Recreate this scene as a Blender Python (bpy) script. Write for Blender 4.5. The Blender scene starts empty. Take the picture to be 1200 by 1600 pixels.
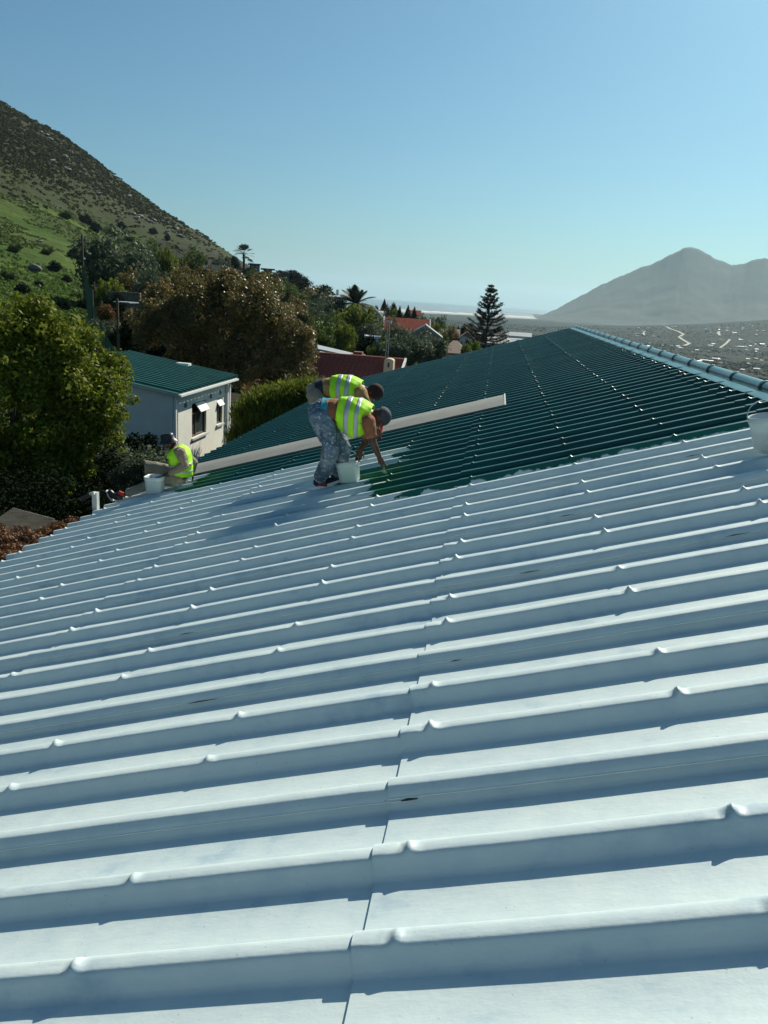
import bpy, bmesh, math, random
import numpy as np
from mathutils import Vector, Matrix
D = bpy.data; SC = bpy.context.scene; COL = SC.collection
R = math.radians
rnd = random.Random(7)
NR = np.random.default_rng(11)

# ------------------------------------------------------------ camera
FPX = 1220.0
_sl = .067
_r = math.atan(_sl); _y6 = 473 + _sl*(600-782)
_th = math.atan((800-_y6)*math.cos(_r)/FPX)
_up = np.array([math.sin(_r)*math.cos(_th), math.cos(_r)*math.cos(_th), math.sin(_th)])
_vp = np.array([182., 327., -FPX]); _vp /= np.linalg.norm(_vp)
_Y = _vp-_up*_vp.dot(_up); _Y /= np.linalg.norm(_Y)
_X = np.cross(_Y, _up)
CM = np.array([_X, _Y, _up])              # world <- camera axes
cam_d = D.cameras.new('camera'); cam = D.objects.new('camera', cam_d); COL.objects.link(cam)
cam_d.sensor_fit = 'VERTICAL'; cam_d.sensor_height = 36.0; cam_d.sensor_width = 27.0
cam_d.lens = FPX/1600*36.0
cam_d.clip_start = .05; cam_d.clip_end = 80000
cam.matrix_world = Matrix(CM.tolist()).to_4x4()
SC.camera = cam

# ------------------------------------------------------------ world, sun, exposure
SUN_AZ, SUN_EL = 27.0, 39.0
w = D.worlds.new('World'); SC.world = w; w.use_nodes = True
nt = w.node_tree; bg = nt.nodes['Background']
sky = nt.nodes.new('ShaderNodeTexSky'); sky.sky_type = 'NISHITA'; sky.sun_disc = False
sky.sun_elevation = R(SUN_EL); sky.sun_rotation = R(SUN_AZ)
sky.altitude = 90; sky.air_density = 1.0; sky.dust_density = 1.3; sky.ozone_density = 2.2
tint = nt.nodes.new('ShaderNodeMix'); tint.data_type = 'RGBA'; tint.blend_type = 'MULTIPLY'; tint.inputs[0].default_value = 1
nt.links.new(sky.outputs[0], tint.inputs[6]); tint.inputs[7].default_value = (.54, .955, 1.10, 1)
nt.links.new(tint.outputs[2], bg.inputs[0]); bg.inputs[1].default_value = .058
sl = D.lights.new('sun', 'SUN'); sun = D.objects.new('sun', sl); COL.objects.link(sun)
sl.energy = 5.0; sl.angle = R(.5); sl.color = (1, .935, .77)
sd = Vector((math.sin(R(SUN_AZ))*math.cos(R(SUN_EL)), math.cos(R(SUN_AZ))*math.cos(R(SUN_EL)), math.sin(R(SUN_EL))))
sun.rotation_euler = sd.to_track_quat('Z', 'Y').to_euler()
sun.location = (0, 0, 60)
SC.view_settings.view_transform = 'Standard'; SC.view_settings.look = 'None'
SC.view_settings.gamma = 1; SC.view_settings.exposure = .30
SC.view_settings.use_curve_mapping = False
SC.render.engine = 'CYCLES'
SC.cycles.use_denoising = True
SC.cycles.max_bounces = 6; SC.cycles.diffuse_bounces = 3; SC.cycles.glossy_bounces = 3
SC.cycles.transmission_bounces = 4; SC.cycles.transparent_max_bounces = 8; SC.cycles.volume_bounces = 0
SC.cycles.sample_clamp_indirect = 4

# ------------------------------------------------------------ projection helpers (real 3D points)
def ray(px, py):
    d = np.array([px-600., 800.-py, -FPX]); d /= np.linalg.norm(d)
    return CM @ d
def at(px, py, Y):
    r = ray(px, py); return Vector(r*(Y/r[1]))
def atd(px, py, d):
    r = ray(px, py); return Vector(r*(d/math.hypot(r[0], r[1])))
def onX(px, py, X):
    r = ray(px, py); return Vector(r*(X/r[0]))
AL = R(17.5)
RU = Vector((math.cos(AL), 0, math.sin(AL))); RN = Vector((-math.sin(AL), 0, math.cos(AL)))
HR = .065; PAN = 1.5+HR
def roofp(y, v, n=0.0): return Vector((0, y, 0))+RU*v+RN*(n-PAN)       # n: height above the pans
def onroof(px, py, n=HR):
    r = Vector(ray(px, py)); t = -(PAN-n)/r.dot(RN); return r*t

# ------------------------------------------------------------ value noise
def _hash(ix, iy, s):
    h = (ix*374761393 + iy*668265263 + s*1442695041) & 0xffffffff
    h = ((h ^ (h >> 13))*1274126177) & 0xffffffff
    return ((h ^ (h >> 16)) & 0xffff)/65535.0
def vnoise(x, y, s=0):
    ix = np.floor(x).astype(np.int64); iy = np.floor(y).astype(np.int64)
    fx = x-ix; fy = y-iy; fx = fx*fx*(3-2*fx); fy = fy*fy*(3-2*fy)
    a = _hash(ix, iy, s); b = _hash(ix+1, iy, s); c = _hash(ix, iy+1, s); d = _hash(ix+1, iy+1, s)
    return a+(b-a)*fx+(c-a)*fy+(a-b-c+d)*fx*fy
def fbm(x, y, o=4, s=0):
    t = 0; a = .5; 
    for k in range(o):
        t = t+a*(vnoise(x, y, s+k)*2-1); x = x*2.03+3.1; y = y*2.03+1.7; a *= .5
    return t

# ------------------------------------------------------------ materials
class NB:
    def __init__(s, name):
        s.m = D.materials.new(name); s.m.use_nodes = True; s.t = s.m.node_tree
        s.p = s.t.nodes['Principled BSDF']; s.o = s.t.nodes['Material Output']
    def n(s, typ, **kw):
        nd = s.t.nodes.new(typ)
        for k, v in kw.items():
            if k.startswith('i_'):
                key = k[2:]; key = int(key) if key.isdigit() else key
                nd.inputs[key].default_value = v
            else: setattr(nd, k, v)
        return nd
    def l(s, a, b): s.t.links.new(a, b)
    def math(s, op, a, b=None, clamp=False):
        nd = s.n('ShaderNodeMath', operation=op); nd.use_clamp = clamp
        for i, v in enumerate((a, b)):
            if v is None: continue
            if isinstance(v, (int, float)): nd.inputs[i].default_value = v
            else: s.l(v, nd.inputs[i])
        return nd.outputs[0]
    def noise(s, vec, scale, detail=4, rough=.55, dist=0):
        nd = s.n('ShaderNodeTexNoise'); nd.inputs['Scale'].default_value = scale
        nd.inputs['Detail'].default_value = detail; nd.inputs['Roughness'].default_value = rough
        nd.inputs['Distortion'].default_value = dist
        if vec is not None: s.l(vec, nd.inputs['Vector'])
        return nd.outputs[0]
    def ramp(s, fac, stops, interp='LINEAR'):
        nd = s.n('ShaderNodeValToRGB'); cr = nd.color_ramp; cr.interpolation = interp
        while len(cr.elements) < len(stops): cr.elements.new(.5)
        for e, (p, c) in zip(cr.elements, stops):
            e.position = p; e.color = (*c, 1) if len(c) == 3 else c
        s.l(fac, nd.inputs[0]); return nd.outputs[0]
    def mix(s, fac, a, b):
        nd = s.n('ShaderNodeMix', data_type='RGBA')
        for i, v in ((0, fac), (6, a), (7, b)):
            if isinstance(v, (int, float)): nd.inputs[i].default_value = v
            elif isinstance(v, tuple): nd.inputs[i].default_value = (*v, 1) if len(v) == 3 else v
            else: s.l(v, nd.inputs[i])
        return nd.outputs[2]
    def bump(s, h, strength, dist=.01):
        nd = s.n('ShaderNodeBump'); nd.inputs['Strength'].default_value = strength; nd.inputs['Distance'].default_value = dist
        s.l(h, nd.inputs['Height']); s.l(nd.outputs[0], s.p.inputs['Normal'])
def vary(c, k): return tuple(min(1, max(0, x*k)) for x in c)
def mat(name, c, rough=.6, var=.2, scale=6, bump=0, bscale=40, metal=0, spec=.5, c2=None, coord='Object'):
    b = NB(name); co = b.n('ShaderNodeTexCoord').outputs[coord]
    f = b.noise(co, scale, 5)
    col = b.ramp(f, [(.3, vary(c, 1-var)), (.7, c2 or vary(c, 1+var))])
    b.l(col, b.p.inputs['Base Color']); b.p.inputs['Roughness'].default_value = rough
    b.p.inputs['Metallic'].default_value = metal; b.p.inputs['Specular IOR Level'].default_value = spec
    if bump: b.bump(b.noise(co, bscale, 4), bump)
    return b.m
def leafmat(name, c1, c2, c3=None, trans=.35, rough=.6, spec=.2):
    b = NB(name); g = b.n('ShaderNodeNewGeometry')
    st = [(0, c1), (.6, c2), (1, c3 or c2)]
    co = b.n('ShaderNodeTexCoord').outputs['Object']
    f = b.math('ADD', b.math('MULTIPLY', g.outputs['Random Per Island'], .6), b.math('MULTIPLY', b.noise(co, .9, 2), .4))
    col = b.ramp(f, st)
    b.l(col, b.p.inputs['Base Color']); b.p.inputs['Roughness'].default_value = rough
    b.p.inputs['Specular IOR Level'].default_value = spec
    tr = b.n('ShaderNodeBsdfTranslucent'); b.l(col, tr.inputs[0])
    ms = b.n('ShaderNodeMixShader'); ms.inputs[0].default_value = trans
    b.l(b.p.outputs[0], ms.inputs[1]); b.l(tr.outputs[0], ms.inputs[2]); b.l(ms.outputs[0], b.o.inputs[0])
    return b.m

def roof_paint():
    b = NB('roof_paint'); pos = b.n('ShaderNodeNewGeometry').outputs['Position']
    sx = b.n('ShaderNodeSeparateXYZ'); b.l(pos, sx.inputs[0])
    v = b.math('ADD', b.math('MULTIPLY', sx.outputs[0], math.cos(AL)), b.math('MULTIPLY', sx.outputs[2], math.sin(AL)))
    v = b.math('ADD', v, -PAN*0.0)
    y = sx.outputs[1]
    cmb = b.n('ShaderNodeCombineXYZ'); b.l(b.math('MULTIPLY', v, .35), cmb.inputs[0]); b.l(b.math('MULTIPLY', y, 3.0), cmb.inputs[1])
    jag = b.math('MULTIPLY', b.math('SUBTRACT', b.noise(cmb.outputs[0], 1.6, 5, .7), .5), 1.9)     # ragged brush ends along the ribs
    cm2 = b.n('ShaderNodeCombineXYZ'); b.l(b.math('MULTIPLY', v, 1.3), cm2.inputs[0]); b.l(y, cm2.inputs[1])
    jy = b.math('MULTIPLY', b.math('SUBTRACT', b.noise(cm2.outputs[0], 2.5, 5, .65), .5), .12)
    yj = b.math('ADD', y, jy); vj = b.math('ADD', v, jag)
    def lt(a, t, k=110): return b.math('MULTIPLY', b.math('SUBTRACT', t, a), k, True)
    def gt(a, t, k=110): return b.math('MULTIPLY', b.math('SUBTRACT', a, t), k, True)
    AND = lambda *q: q[0] if len(q) == 1 else b.math('MULTIPLY', q[0], AND(*q[1:]))
    OR = lambda *q: q[0] if len(q) == 1 else b.math('MAXIMUM', q[0], OR(*q[1:]))
    white = OR(lt(yj, 7.22), AND(lt(vj, -5.1), lt(yj, 11.85)), AND(lt(vj, -2.2), lt(yj, 10.42)),
               AND(lt(vj, -1.55), gt(yj, 9.25), lt(yj, 10.2)),
               AND(lt(vj, -1.72), gt(yj, 8.1), lt(yj, 8.55)),
               AND(lt(vj, -1.2), lt(yj, 7.42)), AND(lt(vj, -1.72), lt(yj, 8.0)))
    fresh = OR(AND(lt(vj, -1.1, 2), gt(vj, -2.6, 3), lt(y, 9.2, 2), gt(y, 7.0)), AND(lt(vj, -4.3, 3), gt(vj, -5.6, 3), lt(y, 12.4, 2)))
    # undercoat: thin brushed coat, blue-grey where it is thin
    st = b.n('ShaderNodeCombineXYZ'); b.l(b.math('MULTIPLY', v, .6), st.inputs[0]); b.l(b.math('MULTIPLY', y, 2.2), st.inputs[1]); b.l(sx.outputs[2], st.inputs[2])
    f1 = b.noise(st.outputs[0], 2.2, 6, .6); f2 = b.noise(pos, 9, 5, .6)
    wcol = b.ramp(b.math('ADD', b.math('MULTIPLY', f1, .6), b.math('MULTIPLY', f2, .4)),
                  [(.32, (.37, .50, .58)), (.44, (.54, .65, .68)), (.60, (.61, .71, .715))])
    sp = b.noise(pos, 75, 2, .5); spk = b.math('MULTIPLY', b.math('SUBTRACT', sp, .74), 30, True)
    wcol = b.mix(b.math('MULTIPLY', spk, .6), wcol, (.12, .17, .2))
    sm = b.noise(pos, 2.6, 6, .72, 1.6); smf = b.math('MULTIPLY', b.math('SUBTRACT', sm, .56), 5, True)
    wcol = b.mix(b.math('MULTIPLY', smf, .22), wcol, (.42, .53, .56))          # thin, smeared coverage
    # thin worn streaks on the rib faces
    st2 = b.n('ShaderNodeCombineXYZ'); b.l(b.math('MULTIPLY', v, 1.6), st2.inputs[0]); b.l(b.math('MULTIPLY', y, 26), st2.inputs[1])
    s2 = b.math('MULTIPLY', b.math('SUBTRACT', b.noise(st2.outputs[0], 1.1, 3, .6), .72), 9, True)
    wcol = b.mix(b.math('MULTIPLY', s2, .5), wcol, (.25, .36, .42))
    gcol = b.ramp(f1, [(.35, (.004, .075, .060)), (.65, (.008, .125, .100))])
    gcol = b.mix(fresh, gcol, (.008, .125, .05))
    col = b.mix(white, gcol, wcol)
    b.l(col, b.p.inputs['Base Color'])
    rr = b.math('ADD', b.math('MULTIPLY', white, .12), b.math('ADD', .30, b.math('MULTIPLY', f2, .14)))
    b.l(rr, b.p.inputs['Roughness'])
    b.p.inputs['Specular IOR Level'].default_value = .55
    hh = b.math('ADD', b.math('MULTIPLY', b.noise(st.outputs[0], 16, 5, .6), .7), b.math('MULTIPLY', b.noise(pos, 60, 4), .3))
    b.bump(hh, .33, .006)
    return b.m

M = {}
M['roof'] = roof_paint()
M['cap'] = mat('ridge_cap_paint', (.06, .20, .215), .28, .25, 2.0, .15, 30)
M['seal'] = mat('dark_sealant', (.01, .03, .03), .5)
M['panel'] = mat('grey_panel', (.165, .17, .16), .75, .14, 3, .2, 30)
M['whitewall'] = mat('white_plaster', (.80, .79, .72), .85, .07, 1.5, .3, 25)
M['whitepaint'] = mat('white_paint', (.75, .77, .76), .45, .05, 4)
M['dirtywhite'] = mat('dirty_white_paint', (.55, .58, .57), .5, .15, 8)
M['greenroof'] = mat('faded_green_roof', (.028, .13, .10), .38, .25, 2.5, .2, 30)
M['brownwood'] = mat('brown_window_wood', (.10, .05, .03), .5, .2, 8)
M['dark'] = mat('dark_metal', (.03, .035, .04), .45, .2, 8)
M['black'] = mat('black_plastic', (.012, .012, .015), .4, .2, 8)
M['glass'] = mat('window_glass', (.03, .045, .05), .08, .1, 2, spec=.8)
M['grille'] = mat('air_brick', (.14, .15, .15), .8, .2, 20)
M['rust'] = mat('dead_leaves', (.13, .065, .035), .9, .45, 14, .6, 40)
M['oldmetal'] = mat('weathered_sheet', (.03, .03, .027), .85, .6, 7, .3, 30, spec=.1)
M['bark'] = mat('bark', (.09, .07, .05), .9, .35, 9, .6, 20)
M['greybark'] = mat('pale_bark', (.18, .16, .13), .9, .3, 9, .5, 20)
M['stone'] = mat('granite_rock', (.22, .20, .17), .9, .35, .8, .5, 4)
M['darkstone'] = mat('dark_rock', (.11, .105, .10), .9, .35, 1.5, .5, 6)
M['terrace'] = mat('terrace_stone', (.13, .11, .09), .9, .35, 3, .5, 8)
M['redtile'] = mat('red_brown_tile', (.25, .062, .042), .7, .3, 5, .2, 20)
M['orangetile'] = mat('terracotta_tile', (.20, .06, .042), .95, .25, 3, spec=.05)
M['browntile'] = mat('brown_tile', (.16, .10, .075), .7, .3, 3)
M['greyroof'] = mat('grey_sheet_roof', (.33, .35, .36), .5, .18, 2)
M['darkroof'] = mat('charcoal_roof', (.05, .055, .065), .5, .2, 2)
M['cream'] = mat('cream_plaster', (.50, .44, .32), .85, .12, 2, .2, 20)
M['peach'] = mat('peach_plaster', (.50, .28, .16), .85, .12, 2)
M['greywall'] = mat('grey_plaster', (.32, .32, .31), .85, .12, 2)
M['brick'] = mat('brown_brick', (.16, .08, .06), .85, .3, 8)
M['palisade'] = mat('green_palisade_paint', (.02, .11, .09), .5, .3, 6)
M['flower'] = leafmat('red_flowers', (.05, .09, .02), (.25, .03, .03), (.45, .06, .06))
# foliage
M['L_big'] = leafmat('tree_leaf_yellow_green', (.05, .085, .010), (.17, .21, .02), (.38, .36, .06), .4, .55)
M['L_brown'] = leafmat('tree_leaf_bronze', (.055, .072, .020), (.13, .118, .036), (.60, .33, .15), .4, .42, .4)
M['L_yg'] = leafmat('shrub_leaf_lime', (.07, .10, .014), (.15, .19, .025), (.26, .28, .05), .42)
M['L_dark'] = leafmat('shrub_leaf_dark_shaded', (.004, .010, .004), (.010, .020, .007), (.022, .034, .012), .12, .8, .05)  # leaf colour lowered to carry the deep shade under the big tree
M['L_grey'] = leafmat('shrub_leaf_silver', (.05, .075, .045), (.10, .13, .075), (.18, .21, .13), .32)
M['L_mid'] = leafmat('shrub_leaf_green', (.04, .065, .014), (.085, .125, .025), (.15, .19, .04), .38)
M['L_conifer'] = leafmat('conifer_needles', (.010, .020, .012), (.022, .038, .020), (.035, .055, .028), .15)
M['L_palm'] = leafmat('palm_leaf', (.018, .03, .014), (.035, .052, .022), (.06, .075, .03), .2)
M['L_scrub'] = leafmat('fynbos_scrub', (.030, .038, .014), (.052, .056, .024), (.085, .075, .036), .25, .8, .05)
M['L_grass'] = leafmat('grass_tuft', (.05, .10, .018), (.085, .15, .022), (.12, .18, .04), .4)
# clothing and skin
M['skin'] = mat('dark_skin', (.085, .040, .025), .5, .15, 12, spec=.4)
M['hivis'] = mat('hi_vis_cloth', (.42, .86, .015), .7, .08, 5, .3, 30)
M['reflect'] = mat('grey_reflective_tape', (.42, .45, .48), .4, .06, 10)
M['shirt'] = mat('rust_shirt', (.27, .10, .045), .85, .2, 6, .3, 40)
M['tan'] = mat('tan_jacket', (.36, .21, .085), .85, .2, 6, .3, 30)
M['khaki'] = mat('khaki_jacket', (.26, .20, .14), .85, .2, 6, .3, 30)
M['navy'] = mat('navy_cloth', (.012, .014, .03), .8)
M['teal'] = mat('teal_cloth', (.03, .28, .38), .8)
M['beige'] = mat('stone_trousers', (.25, .22, .17), .85, .25, 5, .3, 30)
M['beanie'] = mat('maroon_beanie', (.03, .012, .014), .9)
M['capgrey'] = mat('slate_cap', (.05, .05, .07), .8)
M['red'] = mat('red_cloth', (.5, .03, .02), .7)
M['bucket'] = mat('bucket_plastic', (.66, .74, .73), .35, .04, 4)
M['paintwhite'] = mat('wet_undercoat', (.60, .72, .74), .15, .04, 4)
def jeans():
    b = NB('splattered_denim'); co = b.n('ShaderNodeTexCoord').outputs['Object']
    base = b.ramp(b.noise(co, 5, 5, .6), [(.3, (.035, .065, .11)), (.7, (.13, .19, .26))])
    s = b.math('MULTIPLY', b.math('SUBTRACT', b.noise(co, 30, 4, .7), .56), 14, True)
    big = b.math('MULTIPLY', b.math('SUBTRACT', b.noise(co, 6, 5, .75), .52), 7, True)
    f = b.math('MAXIMUM', b.math('MULTIPLY', s, .7), b.math('MULTIPLY', big, .38))
    b.l(b.mix(f, base, (.55, .60, .62)), b.p.inputs['Base Color']); b.p.inputs['Roughness'].default_value = .85
    b.bump(b.noise(co, 12, 4), .5, .02); return b.m
M['jeans'] = jeans()
def translucent_bucket():
    b = NB('translucent_bucket_plastic'); b.p.inputs['Base Color'].default_value = (.62, .72, .74, 1)
    b.p.inputs['Roughness'].default_value = .3; b.p.inputs['Transmission Weight'].default_value = .35
    b.p.inputs['IOR'].default_value = 1.2; return b.m
M['tbucket'] = translucent_bucket()

# ------------------------------------------------------------ object helpers
def tag(o, label=None, cat=None, group=None, kind=None):
    for k, v in (('label', label), ('category', cat), ('group', group), ('kind', kind)):
        if v: o[k] = v
    return o
def link(name, me, parent=None):
    o = D.objects.new(name, me); COL.objects.link(o)
    if parent is not None:
        o.parent = parent; o.matrix_parent_inverse = parent.matrix_basis.inverted()
    return o
def empty(name, loc, label, cat, group=None):
    o = D.objects.new(name, None); COL.objects.link(o); o.location = loc; o.empty_display_size = .1
    return tag(o, label, cat, group)
def npmesh(name, V, F, m=None, smooth=False):
    """V (n,3) array; F (m,k) int array of constant k"""
    V = np.asarray(V, dtype=np.float32); F = np.asarray(F, dtype=np.int32)
    me = D.meshes.new(name); k = F.shape[1]
    me.vertices.add(len(V)); me.vertices.foreach_set('co', V.ravel())
    me.loops.add(F.size); me.loops.foreach_set('vertex_index', F.ravel())
    me.polygons.add(len(F)); me.polygons.foreach_set('loop_start', np.arange(0, F.size, k, dtype=np.int32))
    me.polygons.foreach_set('loop_total', np.full(len(F), k, dtype=np.int32))
    if smooth: me.polygons.foreach_set('use_smooth', np.ones(len(F), dtype=bool))
    me.update(calc_edges=True)
    if m: me.materials.append(m)
    return me
class MB:
    def __init__(s): s.v = []; s.f = []
    def add(s, vs, fs):
        k = len(s.v); s.v += [tuple(x) for x in vs]; s.f += [tuple(i+k for i in f) for f in fs]; return s
    def box(s, lo, hi, mx=None):
        x0, y0, z0 = lo; x1, y1, z1 = hi
        vs = [Vector(p) for p in ((x0,y0,z0),(x1,y0,z0),(x1,y1,z0),(x0,y1,z0),(x0,y0,z1),(x1,y0,z1),(x1,y1,z1),(x0,y1,z1))]
        if mx is not None: vs = [mx @ p for p in vs]
        return s.add(vs, [(0,3,2,1),(4,5,6,7),(0,1,5,4),(1,2,6,5),(2,3,7,6),(3,0,4,7)])
    def tube(s, pts, r, seg=8, cap=True):
        pts = [Vector(p) for p in pts]; n = len(pts); rs = r if isinstance(r, (list, tuple)) else [r]*n
        vs = []; ref = None
        for i, p in enumerate(pts):
            t = (pts[min(i+1, n-1)]-pts[max(i-1, 0)]).normalized()
            if ref is None: ref = Vector((0, 0, 1)) if abs(t.z) < .9 else Vector((1, 0, 0))
            a = t.cross(ref).normalized(); c = t.cross(a).normalized()
            for k in range(seg):
                q = 2*math.pi*k/seg; vs.append(p+a*math.cos(q)*rs[i]+c*math.sin(q)*rs[i])
        fs = [(i*seg+k, i*seg+(k+1) % seg, (i+1)*seg+(k+1) % seg, (i+1)*seg+k) for i in range(n-1) for k in range(seg)]
        if cap: fs += [tuple(range(seg))[::-1], tuple(range((n-1)*seg, n*seg))]
        return s.add(vs, fs)
    def prism(s, poly, d):
        """poly: list of 3D points, extruded by vector d"""
        n = len(poly); vs = [Vector(p) for p in poly]; vs += [p+Vector(d) for p in vs]
        return s.add(vs, [tuple(range(n))[::-1], tuple(range(n, 2*n))]+[(i, (i+1) % n, (i+1) % n+n, i+n) for i in range(n)])
    def lathe(s, prof, c, seg=20, axis=None):
        mx = Matrix.Identity(3) if axis is None else Vector((0,0,1)).rotation_difference(Vector(axis)).to_matrix()
        c = Vector(c); vs = []
        for (r, z) in prof:
            for k in range(seg):
                q = 2*math.pi*k/seg; vs.append(c+mx @ Vector((r*math.cos(q), r*math.sin(q), z)))
        n = len(prof)
        return s.add(vs, [(i*seg+k, i*seg+(k+1) % seg, (i+1)*seg+(k+1) % seg, (i+1)*seg+k) for i in range(n-1) for k in range(seg)])
    def build(s, name, m, parent=None, smooth=False, mods=None):
        me = D.meshes.new(name); me.from_pydata(s.v, [], s.f); me.materials.append(m)
        bm = bmesh.new(); bm.from_mesh(me); bmesh.ops.recalc_face_normals(bm, faces=bm.faces); bm.to_mesh(me); bm.free()
        if smooth:
            me.polygons.foreach_set('use_smooth', [True]*len(me.polygons))
        return link(name, me, parent)
def copy_tree(o, parent=None):
    c = o.copy(); COL.objects.link(c)
    if parent is not None: c.parent = parent
    for ch in list(o.children): copy_tree(ch, c)
    return c

# ------------------------------------------------------------ telling look-alikes apart by what they stand beside
LM = {'spur': [('the fan palm', 381, 400), ('the date palm', 556, 478), ('the white hillside house', 528, 466), ('the terracotta roof', 635, 508), ('the antenna mast', 604, 540), ('the tall pine', 768, 500), ('the round bright green tree', 560, 507), ('the pale flat roofs', 540, 552), ('the brick chimney', 559, 556), ('the three conifers', 638, 490), ('the dark flat-roofed house', 398, 417), ('the arched white house', 728, 532), ('the bronze tree top', 400, 420), ('the slender tree', 262, 470), ('the checkered pillar', 172, 453), ('the silvery tree', 178, 405), ('the fence', 150, 480), ('the garden canopy', 197, 474), ('the pale garden walls', 328, 414)],
      'hill': [('the lone boulder', 54, 424), ('the tall fence post', 128, 375), ('the silvery tree', 178, 395), ('the fan palm', 381, 400), ('the pale garden walls', 328, 414), ('the upper skyline', 60, 185), ('the middle skyline', 200, 285), ('the lower skyline', 300, 355), ('the left picture edge', 0, 330)],
      'town': [('the winding sandy track', 1062, 524), ('the short upper track', 1124, 523), ('the slanting lower track', 1132, 539), ('the small left track', 1007, 521), ('the right picture edge', 1198, 530), ('the ridge caps', 1120, 572), ('the long warehouse', 815, 526), ('the tall pine', 768, 500), ('the arched white house', 728, 532), ('the terracotta roof', 660, 508)]}
def where(p, fam):
    c = Vector((CM.T @ np.array(p)).tolist()); px, py = 600+FPX*c.x/-c.z, 800-FPX*c.y/-c.z
    nm, lx, ly = min(LM[fam], key=lambda q: math.hypot(q[1]-px, q[2]-py)); dx, dy = px-lx, py-ly; d_ = math.hypot(dx, dy)
    dist = 'touching the outline of' if d_ < 5 else 'just' if d_ < 16 else '' if d_ < 34 else 'further' if d_ < 60 else 'well'
    if d_ < 5: return dist+' '+nm
    k = int(((math.degrees(math.atan2(-dy, dx))+22.5) % 360)//45)
    dr = ['right of', 'up and right of', 'above', 'up and left of', 'left of', 'down and left of', 'below', 'down and right of'][k]
    return (dist+' '+dr+' '+nm).strip()
KINDW = {'round': 'mid green leafy', 'olive': 'grey-green feathery', 'dark': 'dark green', 'lime': 'yellow-green', 'bronze': 'rusty bronze', 'bush_dark': 'dark', 'bush_mid': 'mid green'}
def sizew(s, a, b_): return 'small' if s < a else 'large' if s > b_ else 'middling'
# ------------------------------------------------------------ terrain
SEA = -90.0
DK = np.array([3, 12, 25, 40, 70, 110, 170, 260, 400, 600, 900, 1400, 2200, 3300, 4500, 6500, 9000.])
def zpx(px, d, py): r = ray(px, py); return d*r[2]/math.hypot(r[0], r[1])
def azpx(px): r = ray(px, 473+_sl*(px-782)); return math.degrees(math.atan2(r[0], r[1]))
def colz(px, near, pys, far):
    z = list(near); k = len(near)
    for j, py in enumerate(pys): z.append(zpx(px, DK[k+j], py))
    return z+list(far)
_NL = [-6.9, -7.0, -7.1, -6.9]
# near (3..40) | image heights for 70.. | tail to 9000 m
_T = [
 (-180, [-7, -7, -7, -7, -6, -4, 0, 8, 20, 35, 40, 30, 10, -20, -40, -60, -80]),
 (-90, [-7, -7, -6.6, -4, 6, 22, 50, 95, 160, 230, 250, 200, 120, 40, 0, -40, -80]),
 (-55, [-7, -7, -6.8, -5.5, 2, 12, 28, 60, 105, 170, 190, 150, 60, 0, -30, -60, -80]),
 (azpx(0), colz(0, _NL, [512, 462, 415, 345, 245, 155], [60, 10, -40, -80, -95, -97, -97])),
 (azpx(100), colz(100, _NL, [522, 477, 437, 383, 300, 207], [40, -10, -50, -85, -95, -97, -97])),
 (azpx(200), colz(200, _NL, [545, 503, 462, 427, 372, 291], [20, -20, -60, -88, -95, -97, -97])),
 (azpx(300), colz(300, _NL, [570, 522, 474, 441, 405, 361], [5, -30, -65, -90, -95, -97, -97])),
 (azpx(370), colz(370, _NL, [585, 532, 482, 443, 421, 408], [-10, -35, -70, -90, -95, -97, -97])),
 (azpx(430), colz(430, _NL, [592, 547, 502, 458, 437, 446], [-20, -45, -72, -90, -95, -97, -97])),
 (azpx(480), colz(480, _NL, [600, 562, 517, 478, 458, 478], [-28, -50, -75, -90, -95, -97, -97])),
 (azpx(540), colz(540, _NL, [605, 572, 532, 505, 492, 497], [-32, -52, -75, -90, -95, -97, -97])),
 (azpx(600), colz(600, _NL, [610, 582, 552, 527, 511, 508], [-36, -55, -75, -85, -88, -97, -97])),
 (azpx(700), colz(700, [-7, -7.4, -8, -9], [615, 590, 567, 547, 533, 524], [-42, -58, -73, -82, -85, -97, -97])),
 (azpx(850), colz(850, [-7, -8, -9.5, -12], [650, 620, 590, 565, 548, 536], [-45, -60, -74, -80, -84, -93, -97])),
 (azpx(1000), colz(1000, [-7, -8.5, -11, -14], [665, 640, 615, 595, 575, 562], [-52, -66, -75, zpx(1000, 3300, 509), -80, -84, -90])),
 (azpx(1100), colz(1100, [-7, -8.5, -11, -14], [675, 650, 630, 610, 592, 580], [-57, -68, -76, zpx(1100, 3300, 506), -80, -82, -88])),
 (azpx(1200), colz(1200, [-7, -8.5, -11, -14], [685, 660, 640, 622, 606, 594], [-60, -70, -74, zpx(1200, 3300, 499), -60, -78, -85])),
 (40, [-7, -8.5, -11, -14, -20, -28, -36, -45, -55, -62, -68, -70, -60, -30, 0, 0, -40]),
 (100, [-7, -8, -10, -12, -16, -22, -30, -40, -50, -60, -66, -70, -60, -40, -20, 0, -40]),
 (180, [-7, -7, -7, -7, -6, -4, 0, 8, 20, 35, 40, 30, 10, -20, -40, -60, -80])]
_TA = np.array([t[0] for t in _T]); _TZ = np.array([t[1] for t in _T]); _LD = np.log(DK)
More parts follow.
